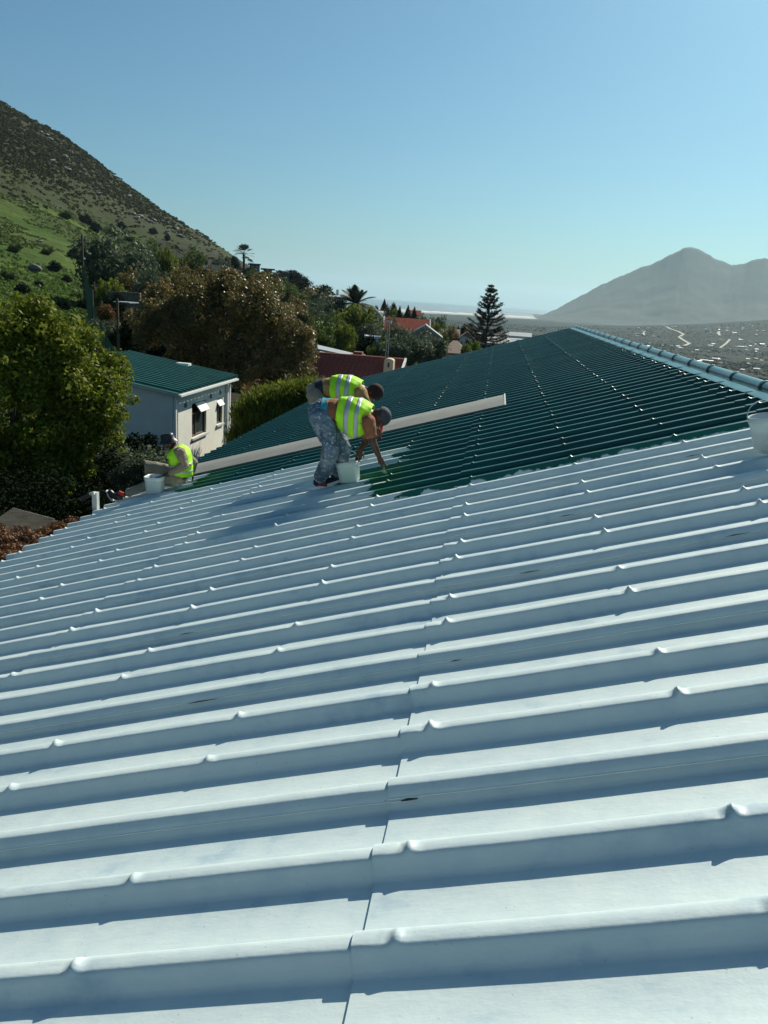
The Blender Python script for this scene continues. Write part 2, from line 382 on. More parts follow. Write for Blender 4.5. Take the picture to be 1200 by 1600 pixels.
def ground(x, y):
    x = np.asarray(x, float); y = np.asarray(y, float)
    d = np.maximum(np.hypot(x, y), 3.01); a = np.degrees(np.arctan2(x, y))
    i = np.clip(np.searchsorted(_TA, a)-1, 0, len(_TA)-2); t = (a-_TA[i])/(_TA[i+1]-_TA[i])
    ld = np.clip(np.log(d), _LD[0], _LD[-1]-1e-6)
    j = np.clip(np.searchsorted(_LD, ld)-1, 0, len(DK)-2); s = (d-DK[j])/(DK[j+1]-DK[j]); s = np.clip(s, 0, 1)
    z = (_TZ[i, j]*(1-s)+_TZ[i, j+1]*s)*(1-t)+(_TZ[i+1, j]*(1-s)+_TZ[i+1, j+1]*s)*t
    left = np.clip((-a-12)/8, 0, 1)
    amp = np.clip((d-35)/400, 0, 1)*(1.5+5.0*left)
    z = z+amp*fbm(x/70, y/70, 5, 3)+np.clip((d-35)/60, 0, 1)*.5*fbm(x/9, y/9, 3, 9)
    return z
def g1(x, y): return float(ground(x, y))
def hit(px, py, d0=15, d1=8000):
    r = ray(px, py); h = math.hypot(r[0], r[1]); d = d0
    while d < d1:
        p = r*(d/h)
        if p[2] <= g1(p[0], p[1]): return Vector((p[0], p[1], g1(p[0], p[1])))
        d *= 1.012
    p = r*(d1/h); return Vector((p[0], p[1], g1(p[0], p[1])))
def on_ground(px, d):
    r = ray(px, 480); h = math.hypot(r[0], r[1]); p = r*(d/h); return Vector((p[0], p[1], g1(p[0], p[1])))

azs = np.radians(np.concatenate([np.arange(-180, -42, 4), np.arange(-42, 30, .22), np.arange(30, 180.1, 5)]))
ds = np.concatenate([[3], np.exp(np.linspace(math.log(6), math.log(9000), 330))])
DG, AG = np.meshgrid(ds, azs, indexing='ij')
XG = DG*np.sin(AG); YG = DG*np.cos(AG); ZG = ground(XG, YG)
na = len(azs); nd_ = len(ds)
V = np.stack([XG, YG, ZG], -1).reshape(-1, 3)
I = np.arange(nd_*na).reshape(nd_, na)
F = np.stack([I[:-1, :-1], I[:-1, 1:], I[1:, 1:], I[1:, :-1]], -1).reshape(-1, 4)
me = npmesh('terrain', V, F, None, True)
x, y, z = V.T; d = np.hypot(x, y); a = np.degrees(np.arctan2(x, y))
n1 = fbm(x/40, y/40, 5, 21)+.5; n2 = fbm(x/13, y/13, 5, 33)+.5; n3 = fbm(x/260, y/260, 4, 41)+.5
def lerp(c1, c2, t): return np.array(c1)[None, :]*(1-t[:, None])+np.array(c2)[None, :]*t[:, None]
soil = lerp((.05, .042, .03), (.035, .04, .022), np.clip(n2, 0, 1))
grass = lerp((.055, .105, .014), (.105, .155, .026), np.clip(n2*1.5-.2, 0, 1))
scrub = lerp((.036, .040, .016), (.062, .060, .030), np.clip(n2*1.6-.3, 0, 1))
meadow = lerp((.042, .058, .020), (.060, .070, .030), np.clip(n1, 0, 1))
valley = lerp((.007, .013, .010), (.016, .021, .018), np.clip(n3*1.2+n1*.6-.55, 0, 1))
left = np.clip((-a-23.2)/3, 0, 1)
hh = z+ (n1-.5)*16
c = lerp((0, 0, 0), (0, 0, 0), n1*0)+soil
tg = left*np.clip((d-38)/15, 0, 1); c = c*(1-tg[:, None])+grass*tg[:, None]
tm = np.clip((hh-13)/6, 0, 1)*np.clip((-a-14)/3, 0, 1); c = c*(1-tm[:, None])+meadow*tm[:, None]
ts = np.clip((hh-34+(a+33)*.9+(n2-.5)*22)/30, 0, 1)*np.clip((-a-14)/2, 0, 1); c = c*(1-ts[:, None])+scrub*ts[:, None]
tv = np.clip((d-500)/400, 0, 1)*np.clip((a+14)/3, 0, 1); c = c*(1-tv[:, None])+valley*tv[:, None]
shore = np.clip((SEA+3.5-z)/1.5, 0, 1)*np.clip((d-3500)/500, 0, 1); c = c*(1-shore[:, None])+np.array((.6, .56, .48))*shore[:, None]
col = me.color_attributes.new('soil_colour', 'FLOAT_COLOR', 'POINT')
col.data.foreach_set('color', np.concatenate([c, np.ones((len(c), 1))], 1).astype(np.float32).ravel())
b = NB('ground_cover'); at_ = b.n('ShaderNodeAttribute', attribute_name='soil_colour').outputs['Color']
pos = b.n('ShaderNodeNewGeometry').outputs['Position']
f = b.noise(pos, .35, 8, .7)
b.l(b.mix(b.math('MULTIPLY', b.math('SUBTRACT', .62, f), 2.2, True), at_, (.022, .028, .014)), b.p.inputs['Base Color'])
b.p.inputs['Roughness'].default_value = .95; b.p.inputs['Specular IOR Level'].default_value = .1
b.bump(b.noise(pos, .5, 8, .7), .8, 1.2)
me.materials.append(b.m)
tag(link('terrain', me), kind='structure')

# ------------------------------------------------------------ sea: curved like the real one
rr = np.concatenate([np.linspace(3600, 9000, 20), np.linspace(10000, 38000, 30)])
aa = np.radians(np.linspace(-75, 60, 60))
DG, AG = np.meshgrid(rr, aa, indexing='ij')
V = np.stack([DG*np.sin(AG), DG*np.cos(AG), SEA-DG**2/(2*6.371e6)], -1).reshape(-1, 3)
I = np.arange(len(V)).reshape(len(rr), len(aa))
F = np.stack([I[:-1, :-1], I[:-1, 1:], I[1:, 1:], I[1:, :-1]], -1).reshape(-1, 4)
b = NB('sea_water'); pos = b.n('ShaderNodeNewGeometry').outputs['Position']
b.p.inputs['Base Color'].default_value = (.03, .07, .09, 1); b.p.inputs['Roughness'].default_value = .32
b.bump(b.noise(pos, .02, 6, .7), 1.0, 22)
tag(link('sea', npmesh('sea', V, F, b.m, True)), kind='structure')
# pale band along the water's edge
mb = MB(); last = None
for k in range(60):
    az = -8.5+k*.2; lo, hi = 3300., 7500.
    for _ in range(22):
        mid = (lo+hi)/2
        if g1(mid*math.sin(R(az)), mid*math.cos(R(az))) > SEA-2: lo = mid
        else: hi = mid
    w_ = 60+110*abs(math.sin(k*.7)); dd = lo+20
    q = [Vector((e*math.sin(R(az)), e*math.cos(R(az)), SEA-e*e/12.742e6+.6)) for e in (dd, dd+w_+120)]
    if last and abs(last[0].length-q[0].length) < 900: mb.add([last[0], q[0], q[1], last[1]], [(0, 1, 2, 3)])
    last = q
o = mb.build('coast_band', mat('pale_coast_band', (.8, .82, .82), .6)); tag(o, kind='structure')

# ------------------------------------------------------------ far mountain
RP = [(780, 507), (815, 503), (840, 496), (870, 483), (900, 466), (930, 447), (960, 432), (990, 418), (1010, 411), (1030, 399), (1045, 390), (1052, 386.5), (1060, 385), (1069, 386.5), (1078, 391), (1086, 395),
      (1100, 402), (1130, 413), (1150, 410), (1165, 405), (1178, 403), (1200, 411), (1240, 428), (1300, 424), (1400, 440), (1600, 470), (1900, 500)]
pa = np.array([azpx(p[0]) for p in RP]); ph = []
for px, py in RP:
    r = ray(px, py); ph.append(6300*r[2]/math.hypot(r[0], r[1]))
ph = np.array(ph); az = np.linspace(pa[0], pa[-1], 420)
hz = np.interp(az, pa, ph)
ss = np.linspace(0, 1, 60); dist = 4700+1600*ss
S, A = np.meshgrid(ss, az, indexing='ij')
HZ = np.interp(A, pa, ph)+9*fbm(A*3.1, S*3, 4, 88)*S**3
Dm = 4700+1600*S+0
Xm = Dm*np.sin(np.radians(A)); Ym = Dm*np.cos(np.radians(A))
gul = fbm(A*1.3+3+fbm(A*.7,S*2,3,5)*1.5, S*2.2, 5, 51)
prof = S**1.75
Zm = -88+(HZ+88)*np.clip(prof*(1+.14*gul*(1-S)), 0, 1.0)+fbm(Xm/160, Ym/160, 5, 61)*16*(S*(1-S)*3+.12)
back = [(.0, 0)]
Xb = np.concatenate([Xm, (6900*np.sin(np.radians(az)))[None], (9000*np.sin(np.radians(az)))[None]]); Yb = np.concatenate([Ym, (6900*np.cos(np.radians(az)))[None], (9000*np.cos(np.radians(az)))[None]])
Zb = np.concatenate([Zm, (-88+(hz+88)*.55)[None], np.full((1, len(az)), -95.)])
V = np.stack([Xb, Yb, Zb], -1).reshape(-1, 3); I = np.arange(len(V)).reshape(len(Xb), len(az))
F = np.stack([I[:-1, :-1], I[:-1, 1:], I[1:, 1:], I[1:, :-1]], -1).reshape(-1, 4)
mm = mat('mountain_scrub', (.004, .010, .011), .95, .45, .006, 1, .02, coord='Object', c2=(.010, .016, .017))
tag(link('mountain', npmesh('mountain', V, F, mm, True)), kind='structure')

# ------------------------------------------------------------ haze
mb = MB(); mb.box((-42000, -9500, -260), (42000, 41000, 700))
b = NB('haze_air'); b.t.nodes.remove(b.p)
pv = b.n('ShaderNodeVolumePrincipled'); pv.inputs['Color'].default_value = (.60, .86, 1, 1)
pv.inputs['Density'].default_value = 5.6e-5; pv.inputs['Anisotropy'].default_value = .35
b.l(pv.outputs[0], b.o.inputs['Volume'])
tag(mb.build('haze', b.m), kind='stuff')
# ------------------------------------------------------------ main house with its ribbed roof
EAVE, TOP = -6.38, 2.46
Y0, Y1 = 2.37-1.05*5, 2.37+1.05*27+.45
house = empty('house', (-1.5, 14, -7), 'large house whose long ribbed metal roof is being painted from green to white', 'house')
def profile(near, far, drop=0.0):
    """cross-section of one sheet: (y, n, crest weight, rib) from its near edge to its far edge"""
    P = []
    if near: P += [(-.057, .0315, 0, 0), (-.0535, .0335, 0, 0), (-.051, .037, 0, 0), (-.042, .0495, 0, 0)]
    else: P += [(-.075, .0, 0, 0), (-.066, .003, 0, 0), (-.056, .014, 0, 0), (-.047, .031, 0, 0), (-.039, .046, 0, 0)]
    crest = [(-.0345, .0545, .15), (-.0295, .0615, .35), (-.022, .0643, .7), (-.006, .0655, 1), (.008, .0655, .8), (.020, .0640, .3), (.028, .060, 0), (.034, .054, 0), (.055, .016, 0), (.065, .003, 0), (.075, 0, 0)]
    foot = [(-.079, 0, 0), (-.069, .003, 0), (-.058, .013, 0), (-.041, .043, 0)]
    P += [(a, n, w_, 0) for a, n, w_ in crest]
    for k in (1, 2): P += [(a+.35*k, n, w_, k) for a, n, w_ in foot+crest]
    P += [(a+1.05, n-.005, 0, 3) for a, n, w_ in foot+crest[:8]]
    return P
PROF = profile(True, True)
PURL = [-6.2, -5.28, -4.35, -3.41, -2.46, -1.515, -.59, .34, 1.27, 2.2]
BANDS = [(EAVE, -3.46, 0), (-3.52, -.64, 1), (-.70, 2.14, 2), (2.08, 2.50, 3)]
def sheet(k, band):
    v0, v1, bi = BANDS[band]; L = 2.37+1.05*k
    far = L > 17
    rs = random.Random(k*17+bi)
    vs = [v0, v0+.004, v0+.03, v0+.08]
    st = .25 if L < 9 else .6
    q = v0+.2
    while q < v1-.05: vs.append(q); q += st
    bumps = []
    for p in PURL:
        if v0+.03 < p < v1-.02:
            bumps.append(p)
            offs = (-.05, -.032, -.022, -.014, -.007, 0, .007, .016, .026, .04, .055) if not far else (-.035, -.012, 0, .012, .035)
            vs += [p+o_+jj for o_ in offs for jj in (0,)]
    vs.append(v1); vs = sorted(set(round(t, 4) for t in vs))
    jit = {(p, r_): (rs.uniform(-.012, .012), rs.uniform(.6, 1.3)) for p in bumps for r_ in (1, 2)}
    wob = rs.uniform(0, 6)
    rows = []
    V = []
    for i, v in enumerate(vs):
        t = (v-v0)
        lift = .0068*max(0, 1-t/.5)**1.5+.0018*math.sin(v*1.7+wob)-(.004 if v > v1-.08 and bi < 3 else 0)
        for (a, n, w_, r_) in PROF:
            nn = n+lift
            if w_ > 0 and r_ in (1, 2):
                for p in bumps:
                    j, amp = jit[(p, r_)]; x_ = v-p-j
                    if L < 6 and abs(x_) < .12: nn += w_*rs.uniform(-.0014, .0014)
                    if abs(x_) < .08:
                        nn += w_*amp*(.024 if L < 7 else .0185)*math.exp(-abs(x_/.0125)**1.35)+w_*amp*(0-.0035*math.exp(-((abs(x_)-.035)/.018)**2))
            if r_ in (0, 3) and w_ > 0 and bi < 3: nn += .0012*math.sin(v*9+wob)*w_
            yy = L+a+.0015*math.sin(v*2.3+r_+wob)
            p3 = roofp(yy, v, nn); V.append((p3.x, p3.y, p3.z))
    m_, n_ = len(vs), len(PROF)
    I = np.arange(m_*n_).reshape(m_, n_)
    F = np.stack([I[:-1, :-1], I[:-1, 1:], I[1:, 1:], I[1:, :-1]], -1).reshape(-1, 4)
    lip = [V[i] for i in range(n_)]+[(x_-RN.x*.006, y_, z_-RN.z*.006) for x_, y_, z_ in V[:n_]]     # cut edge at the end lap
    k0 = m_*n_; J = np.arange(n_-1); V += lip
    F = np.concatenate([F, np.stack([k0+J, k0+n_+J, k0+n_+J+1, k0+J+1], -1)])
    side = [V[i*n_] for i in range(m_)]; side += [(x_-RN.x*.005, y_+.002, z_-RN.z*.005) for x_, y_, z_ in side]; k0 = len(V); J = np.arange(m_-1); V += side
    F = np.concatenate([F, np.stack([k0+J, k0+J+1, k0+m_+J+1, k0+m_+J], -1)])
    me = npmesh('roof_sheet', V, F, M['roof'], True)
    return link('roof_sheet', me, house)
for k in range(-5, 27):
    for band in range(4): sheet(k, band)
# rear slope, gutter, fascia, walls
RID = roofp(0, 2.5, 0); rx, rz = RID.x, RID.z
ex, ez = roofp(0, EAVE, 0).x, roofp(0, EAVE, 0).z
mb = MB(); yy = Y0
L_ = 9.3
for k in range(int((Y1-Y0)/.35)):
    y = Y0+k*.35
    pr = [(0, 0), (.27, 0), (.29, .055), (.34, .055), (.35, 0)]
    for (a, n), (a2, n2) in zip(pr[:-1], pr[1:]):
        def q(a_, n_, u): return Vector((rx+.05+u*math.cos(AL)+n_*math.sin(AL), y+a_, rz-u*math.sin(AL)+n_*math.cos(AL)))
        mb.add([q(a, n, 0), q(a2, n2, 0), q(a2, n2, L_), q(a, n, L_)], [(0, 1, 2, 3)])
mb.build('rear_roof', M['roof'], house)
mb = MB(); mb.box((ex+.35, Y0+.3, -8.5), (ex+.55, Y1-.3, ez-.1)); mb.box((rx+8.4, Y0+.3, -12), (rx+8.6, Y1-.3, ez-.1))
for yg in (Y0+.25, Y1-.45):
    mb.prism([(ex+.35, yg, -10), (rx+8.6, yg, -10), (rx+8.6, yg, ez-.1), (rx, yg, rz-.16), (ex+.35, yg, ez-.1)], (0, .2, 0))
mb.build('wall', M['whitewall'], house)
mb = MB(); mb.box((ex+.02, Y0, ez-.24), (ex+.06, Y1, ez-.03)); mb.build('fascia', M['dirtywhite'], house)
g = []
for k in range(9):
    q = math.pi+math.pi*k/8; g.append((ex-.05+.06*math.cos(q), 0, ez-.05+.06*math.sin(q)))
mb = MB()
for p_, p2 in zip(g[:-1], g[1:]):
    mb.add([(p_[0], Y0, p_[2]), (p_[0], Y1, p_[2]), (p2[0], Y1, p2[2]), (p2[0], Y0, p2[2])], [(0, 1, 2, 3)])
o = mb.build('gutter', M['greenroof'], house)
# ridge caps: a roll with a flange on each slope, one per sheet width
def ridge_cap(k):
    L = 9.75-1.08*8+1.08*k+.0; n_ = 13
    V = []; pts = []
    apex = roofp(0, 2.47, 0)
    fl = [(-.19, .066), (-.18, .070), (-.08, .072)]
    for u, n in fl: p = Vector((apex.x, 0, apex.z))+RU*u+RN*n; pts.append((p.x, p.z))
    r_ = .066; cx, cz = apex.x, apex.z+.075
    for t in range(n_):
        q = math.radians(205)-math.radians(230)*t/(n_-1); pts.append((cx+r_*math.cos(q), cz+r_*math.sin(q)))
    for u, n in reversed(fl): p = Vector((apex.x, 0, apex.z))+Vector((-RU.x, 0, RU.z))*u+Vector((-RN.x, 0, RN.z))*n; pts.append((p.x, p.z))
    ys = [(L, 0), (L+.012, .006), (L+.05, .012), (L+.09, .005), (L+.12, 0), (L+1.10, 0)]
    for y, e in ys:
        for (x_, z_) in pts:
            dx, dz = x_-cx, z_-cz; h = math.hypot(dx, dz)
            V.append((x_+dx/h*e*(h < .12), y, z_+dz/h*e*(h < .12)+e*(h >= .12)*.6))
    n2 = len(pts); I = np.arange(len(V)).reshape(len(ys), n2)
    F = np.stack([I[:-1, :-1], I[:-1, 1:], I[1:, 1:], I[1:, :-1]], -1).reshape(-1, 4)
    o = link('ridge_cap', npmesh('ridge_cap', V, F, M['cap'], True), house)
    # black sealant line across the joint
    V = []; 
    for y in (L-.012, L+.022):
        for (x_, z_) in pts:
            dx, dz = x_-cx, z_-cz; h = math.hypot(dx, dz)
            V.append((x_+dx/h*.009*(h < .12), y, z_+dz/h*.009*(h < .12)+.009*(h >= .12)))
    I = np.arange(len(V)).reshape(2, n2); F = np.stack([I[:-1, :-1], I[:-1, 1:], I[1:, 1:], I[1:, :-1]], -1).reshape(-1, 4)
    s = link('joint_seal', npmesh('joint_seal', V, F, M['seal'], True)); s.parent = o
for k in range(-3, 28):
    if 9.75-1.08*8+1.08*k+1 < Y1 and 9.75-1.08*8+1.08*k > Y0: ridge_cap(k)

# black slivers standing in for the shade inside gaping side laps
for L, va_, ln in [(2.37, -.66, .06), (3.42, -.55, .05), (3.42, -1.9, .16), (4.47, .95, .14), (4.47, -.2, .12), (5.52, .1, .12), (4.47, -2.4, .1), (1.32, -1.2, .05), (6.57, 1.2, .12)]:
    mb = MB(); mb.prism([roofp(L-.0595, va_, .0285), roofp(L-.0595, va_+ln*.35, .0272), roofp(L-.0595, va_+ln, .0290), roofp(L-.0595, va_+ln*.4, .0325)], Vector((0, .006, 0)))
    mb.build('seam_shade', M['black'], house)
# flat grey panel lying along the ribs
p = empty('grey_panel', roofp(12.8, -3, .07), 'long flat grey panel lying along the ribs across the green part of the roof', 'roof panel')
va, vb = EAVE-.02, -.24
V = []; F = []
nu = 24
for i in range(nu+1):
    v = va+(vb-va)*i/nu
    for y, n in ((12.0, .058), (12.0, .083), (12.02, .085), (12.7, .083+.004*math.sin(i*1.1)), (13.38+.012*math.sin(i*2.3), .085), (13.40+.012*math.sin(i*2.3), .058)):
        q = roofp(y, v, n); V.append(tuple(q))
I = np.arange(len(V)).reshape(nu+1, 6); F = np.stack([I[:-1, :-1], I[:-1, 1:], I[1:, 1:], I[1:, :-1]], -1).reshape(-1, 4)
link('sheet', npmesh('sheet', V, F, M['panel'], False), p)
mb = MB(); mb.prism([roofp(12.0, vb, .07), roofp(13.4, vb, .07), roofp(13.4, vb, .10), roofp(12.0, vb, .088)], RU*.018)
mb.build('end_flashing', M['whitepaint'], p)
# ------------------------------------------------------------ foliage
def leaf_quads(P, N, size, rng, aspect=.55, tilt=.8):
    """one diamond leaf per point P, facing roughly along N"""
    n = len(P)
    N = N+rng.normal(0, tilt, (n, 3)); N /= np.linalg.norm(N, axis=1)[:, None]+1e-9
    A = np.cross(N, rng.normal(0, 1, (n, 3))); A /= np.linalg.norm(A, axis=1)[:, None]+1e-9
    B = np.cross(N, A)
    s = (size*rng.uniform(.6, 1.35, n))[:, None]
    V = np.stack([P-A*s, P-B*s*aspect+N*s*.1, P+A*s, P+B*s*aspect+N*s*.1], 1).reshape(-1, 3)
    F = np.arange(4*n).reshape(n, 4)
    return V, F
def cloud(centers, radii, n, size, seed, flat=.85, shell=.55, aspect=.55, up=.3):
    rng = np.random.default_rng(seed)
    C_ = np.array(centers, float); Rr = np.array(radii, float)
    w_ = Rr**2; w_ /= w_.sum(); k = rng.choice(len(C_), n, p=w_)
    Dv = rng.normal(0, 1, (n, 3)); Dv /= np.linalg.norm(Dv, axis=1)[:, None]
    rad = Rr[k]*(shell+(1-shell)*rng.random(n)**.6)*(1+.17*rng.normal(0, 1, n))
    P = C_[k]+Dv*rad[:, None]*np.array([1, 1, flat])
    return leaf_quads(P, Dv+np.array([0, 0, up]), size, rng, aspect)
def merge(parts):
    Vs, Fs, k = [], [], 0
    for V, F in parts: Vs.append(V); Fs.append(F+k); k += len(V)
    return np.concatenate(Vs), np.concatenate(Fs)
def clump_set(rx, ry, rz, n, seed, cr, low=-.45, core=True):
    """clump centres spread over an uneven ellipsoid"""
    rng = np.random.default_rng(seed); C_ = []; Rr = []
    for i in range(n):
        d_ = rng.normal(0, 1, 3); d_ /= np.linalg.norm(d_)
        if d_[2] < low: d_[2] = abs(d_[2])*.5
        q = .62+.42*rng.random(); C_.append((d_[0]*rx*q, d_[1]*ry*q, d_[2]*rz*q)); Rr.append(cr*rng.uniform(.6, 1.3))
    if core:
        for i in range(n//3):
            d_ = rng.normal(0, .35, 3); C_.append((d_[0]*rx, d_[1]*ry, d_[2]*rz)); Rr.append(cr*1.2)
    return C_, Rr
def trunk_mb(h, r, seed, limbs=4, spread=1.0, lean=(0, 0)):
    rs = random.Random(seed); mb = MB()
    top = Vector((lean[0], lean[1], h))
    mb.tube([(0, 0, -.4), (lean[0]*.2, lean[1]*.2, h*.35), (lean[0]*.6, lean[1]*.6, h*.7), top], [r*1.3, r, r*.8, r*.5], 8)
    for i in range(limbs):
        a = 6.28*i/limbs+rs.uniform(-.4, .4); z0 = h*rs.uniform(.45, .8)
        p0 = Vector((lean[0]*.6, lean[1]*.6, z0)); e = p0+Vector((math.cos(a)*spread, math.sin(a)*spread, h*rs.uniform(.35, .6)))
        m_ = (p0+e)/2+Vector((0, 0, -.1*h)); mb.tube([p0, m_, e], [r*.55, r*.4, r*.15], 6)
    return mb
PROTO = {}
def proto_tree(key, m, h, rx, rz, clumps, cr, leaves, leaf, seed, bark='bark', base=.35, flat=.85, aspect=.55, limbs=4):
    C_, Rr = clump_set(rx, rx, rz, clumps, seed, cr)
    V, F = cloud(C_, Rr, leaves, leaf, seed+1, flat, aspect=aspect)
    V[:, 2] += h-rz*.85
    crown = npmesh('crown', V, F, m)
    t = trunk_mb(h-rz*.9, max(.06, h*.028), seed+2, limbs, rx*.5)
    me = D.meshes.new('trunk'); me.from_pydata(t.v, [], t.f); me.materials.append(M[bark])
    PROTO[key] = (crown, me)
proto_tree('round', M['L_mid'], 4.5, 2.4, 1.9, 46, .62, 5200, .15, 1)
proto_tree('olive', M['L_grey'], 4.0, 2.3, 1.7, 40, .65, 4800, .14, 5)
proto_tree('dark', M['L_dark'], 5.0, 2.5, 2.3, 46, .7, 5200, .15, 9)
proto_tree('lime', M['L_yg'], 3.0, 1.9, 1.4, 36, .5, 4200, .13, 13)
proto_tree('bronze', M['L_brown'], 4.0, 2.3, 1.8, 40, .6, 4600, .15, 17)
def ell_bush(key, m, seed, leaves=2600, leaf=.1):
    C_, Rr = clump_set(1.0, 1.0, .7, 26, seed, .34)
    V, F = cloud(C_, Rr, leaves, leaf, seed+1); V[:, 2] += .55
    mb = MB(); 
    for i in range(5):
        a = i*1.3; mb.tube([(0, 0, -.2), (math.cos(a)*.2, math.sin(a)*.2, .35), (math.cos(a)*.45, math.sin(a)*.45, .8)], [.03, .025, .012], 5)
    me = D.meshes.new('stems'); me.from_pydata(mb.v, [], mb.f); me.materials.append(M['bark'])
    PROTO[key] = (npmesh('foliage', V, F, m), me)
ell_bush('bush_mid', M['L_mid'], 31); ell_bush('bush_dark', M['L_dark'], 33); ell_bush('bush_grey', M['L_grey'], 35)
ell_bush('bush_lime', M['L_yg'], 37); ell_bush('bush_bronze', M['L_brown'], 39)
def plant(key, loc, s, name, label, cat, group=None, sz=None, rz=None, n1='crown', n2='trunk'):
    r = empty(name, loc, label, cat, group); r.scale = (s, s, sz or s); r.rotation_euler = (0, 0, rz if rz is not None else rnd.uniform(0, 6.28))
    c, t = PROTO[key]
    if c.name.startswith('foliage'): n1, n2 = 'foliage', 'stems'
    for nm, me in ((n1, c), (n2, t)):
        o = D.objects.new(nm, me); COL.objects.link(o); o.parent = r
    return r

# big yellow-green tree on the left
def screen_tree(name, label, blobs, Yd, m, leaves, leaf, seed, trunk_at, bark='bark', cr=.3, nper=14, depth=.9, aspect=.55, cat='tree', thick=.11, outer=.35):
    """blobs: (px, py, radius_px) outlines of the crown's lobes at distance Yd; turned into real 3D lobes"""
    root = empty(name, trunk_at, label, cat)
    C_, Rr = [], []; rng = np.random.default_rng(seed); lobes = []
    for (px, py, rp, *dy) in blobs:
        dd = Yd+(dy[0] if dy else 0)
        c = atd(px, py, dd); rad = rp/FPX*dd; lobes.append((c, rad))
        for i in range(nper):
            d_ = rng.normal(0, 1, 3); d_ /= np.linalg.norm(d_); q = rad*(.55+outer*rng.random())
            C_.append((c.x+d_[0]*q, c.y+d_[1]*q*depth, c.z+d_[2]*q)); Rr.append(min(rad*.5, cr*rng.uniform(.7, 1.25)))
        for i in range(nper//3):          # loose sprigs that break the outline
            d_ = rng.normal(0, 1, 3); d_ /= np.linalg.norm(d_); q = rad*(.95+.32*rng.random())
            C_.append((c.x+d_[0]*q, c.y+d_[1]*q*depth, c.z+d_[2]*q)); Rr.append(min(rad*.3, cr*rng.uniform(.28, .55)))
        for i in range(nper//4):
            d_ = rng.normal(0, .3, 3)*rad; C_.append((c.x+d_[0], c.y+d_[1], c.z+d_[2])); Rr.append(min(rad*.55, cr*1.5))
    V, F = cloud(C_, Rr, leaves, leaf, seed+1, .85, .5, aspect)
    o = link('crown', npmesh('crown', V, F, m), root)
    mb = MB(); t0 = Vector(trunk_at); rs = random.Random(seed)
    mid = t0+Vector((0, 0, max(.8, (lobes[0][0].z-t0.z)*.5)))
    mb.tube([t0-Vector((0, 0, .4)), (t0+mid)/2+Vector((.06, 0, 0)), mid], [thick*1.4, thick*1.1, thick], 9)
    for c, rad in lobes:
        b_ = (mid+c)/2+Vector((rs.uniform(-.2, .2), rs.uniform(-.2, .2), -.25*rad))
        mb.tube([mid, b_, c], [thick*.8, thick*.5, thick*.16], 6)
    mb.build('trunk', M[bark], root, smooth=True)
    return root
g0 = -7.0
big = [(20, 560, 75), (95, 590, 72), (150, 630, 52), (60, 660, 88), (140, 665, 52), (-40, 620, 110), (15, 735, 68), (105, 545, 46), (40, 510, 46), (-50, 520, 80), (165, 590, 34, .6), (75, 740, 36, -.4), (-60, 760, 90), (115, 705, 34), (30, 775, 26, -.8), (50, 800, 17, -1)]
tp = atd(20, 700, 17.2)
screen_tree('leafy_tree', 'big leafy yellow-green tree filling the left edge beside the roof', big, 17, M['L_big'], 66000, .050, 101, (tp.x, tp.y, -7.1), cr=.26, nper=20, aspect=.5)
brown = [(392, 478, 46), (342, 456, 34, 2), (305, 490, 46, 1), (430, 522, 46), (370, 535, 56), (452, 562, 38, -1), (270, 492, 32, 2), (320, 556, 42, 1), (408, 452, 26, 1), (400, 578, 38, -1), (372, 444, 24, 2), (468, 535, 26), (240, 520, 28, 2), (290, 545, 38, 2), (425, 485, 28, 1), (318, 442, 18, 3)]
tp = atd(330, 600, 43)
screen_tree('bronze_tree', 'wide bushy tree with rusty bronze leaf tips behind the white outbuilding', brown, 42, M['L_brown'], 90000, .072, 111, (tp.x, tp.y, g1(tp.x, tp.y)), cr=.62, nper=12, outer=.5, thick=.22)
tp = atd(270, 560, 46)
b2 = [(262, 470, 26), (285, 450, 28, 2), (240, 470, 20), (228, 500, 22)]
screen_tree('slender_tree', 'open slender-trunked tree with sparse bronze leaves left of the wide bronze tree', b2, 47, M['L_brown'], 7000, .08, 121, (tp.x, tp.y, g1(tp.x, tp.y)), 'greybark', cr=.45, nper=10, thick=.13)
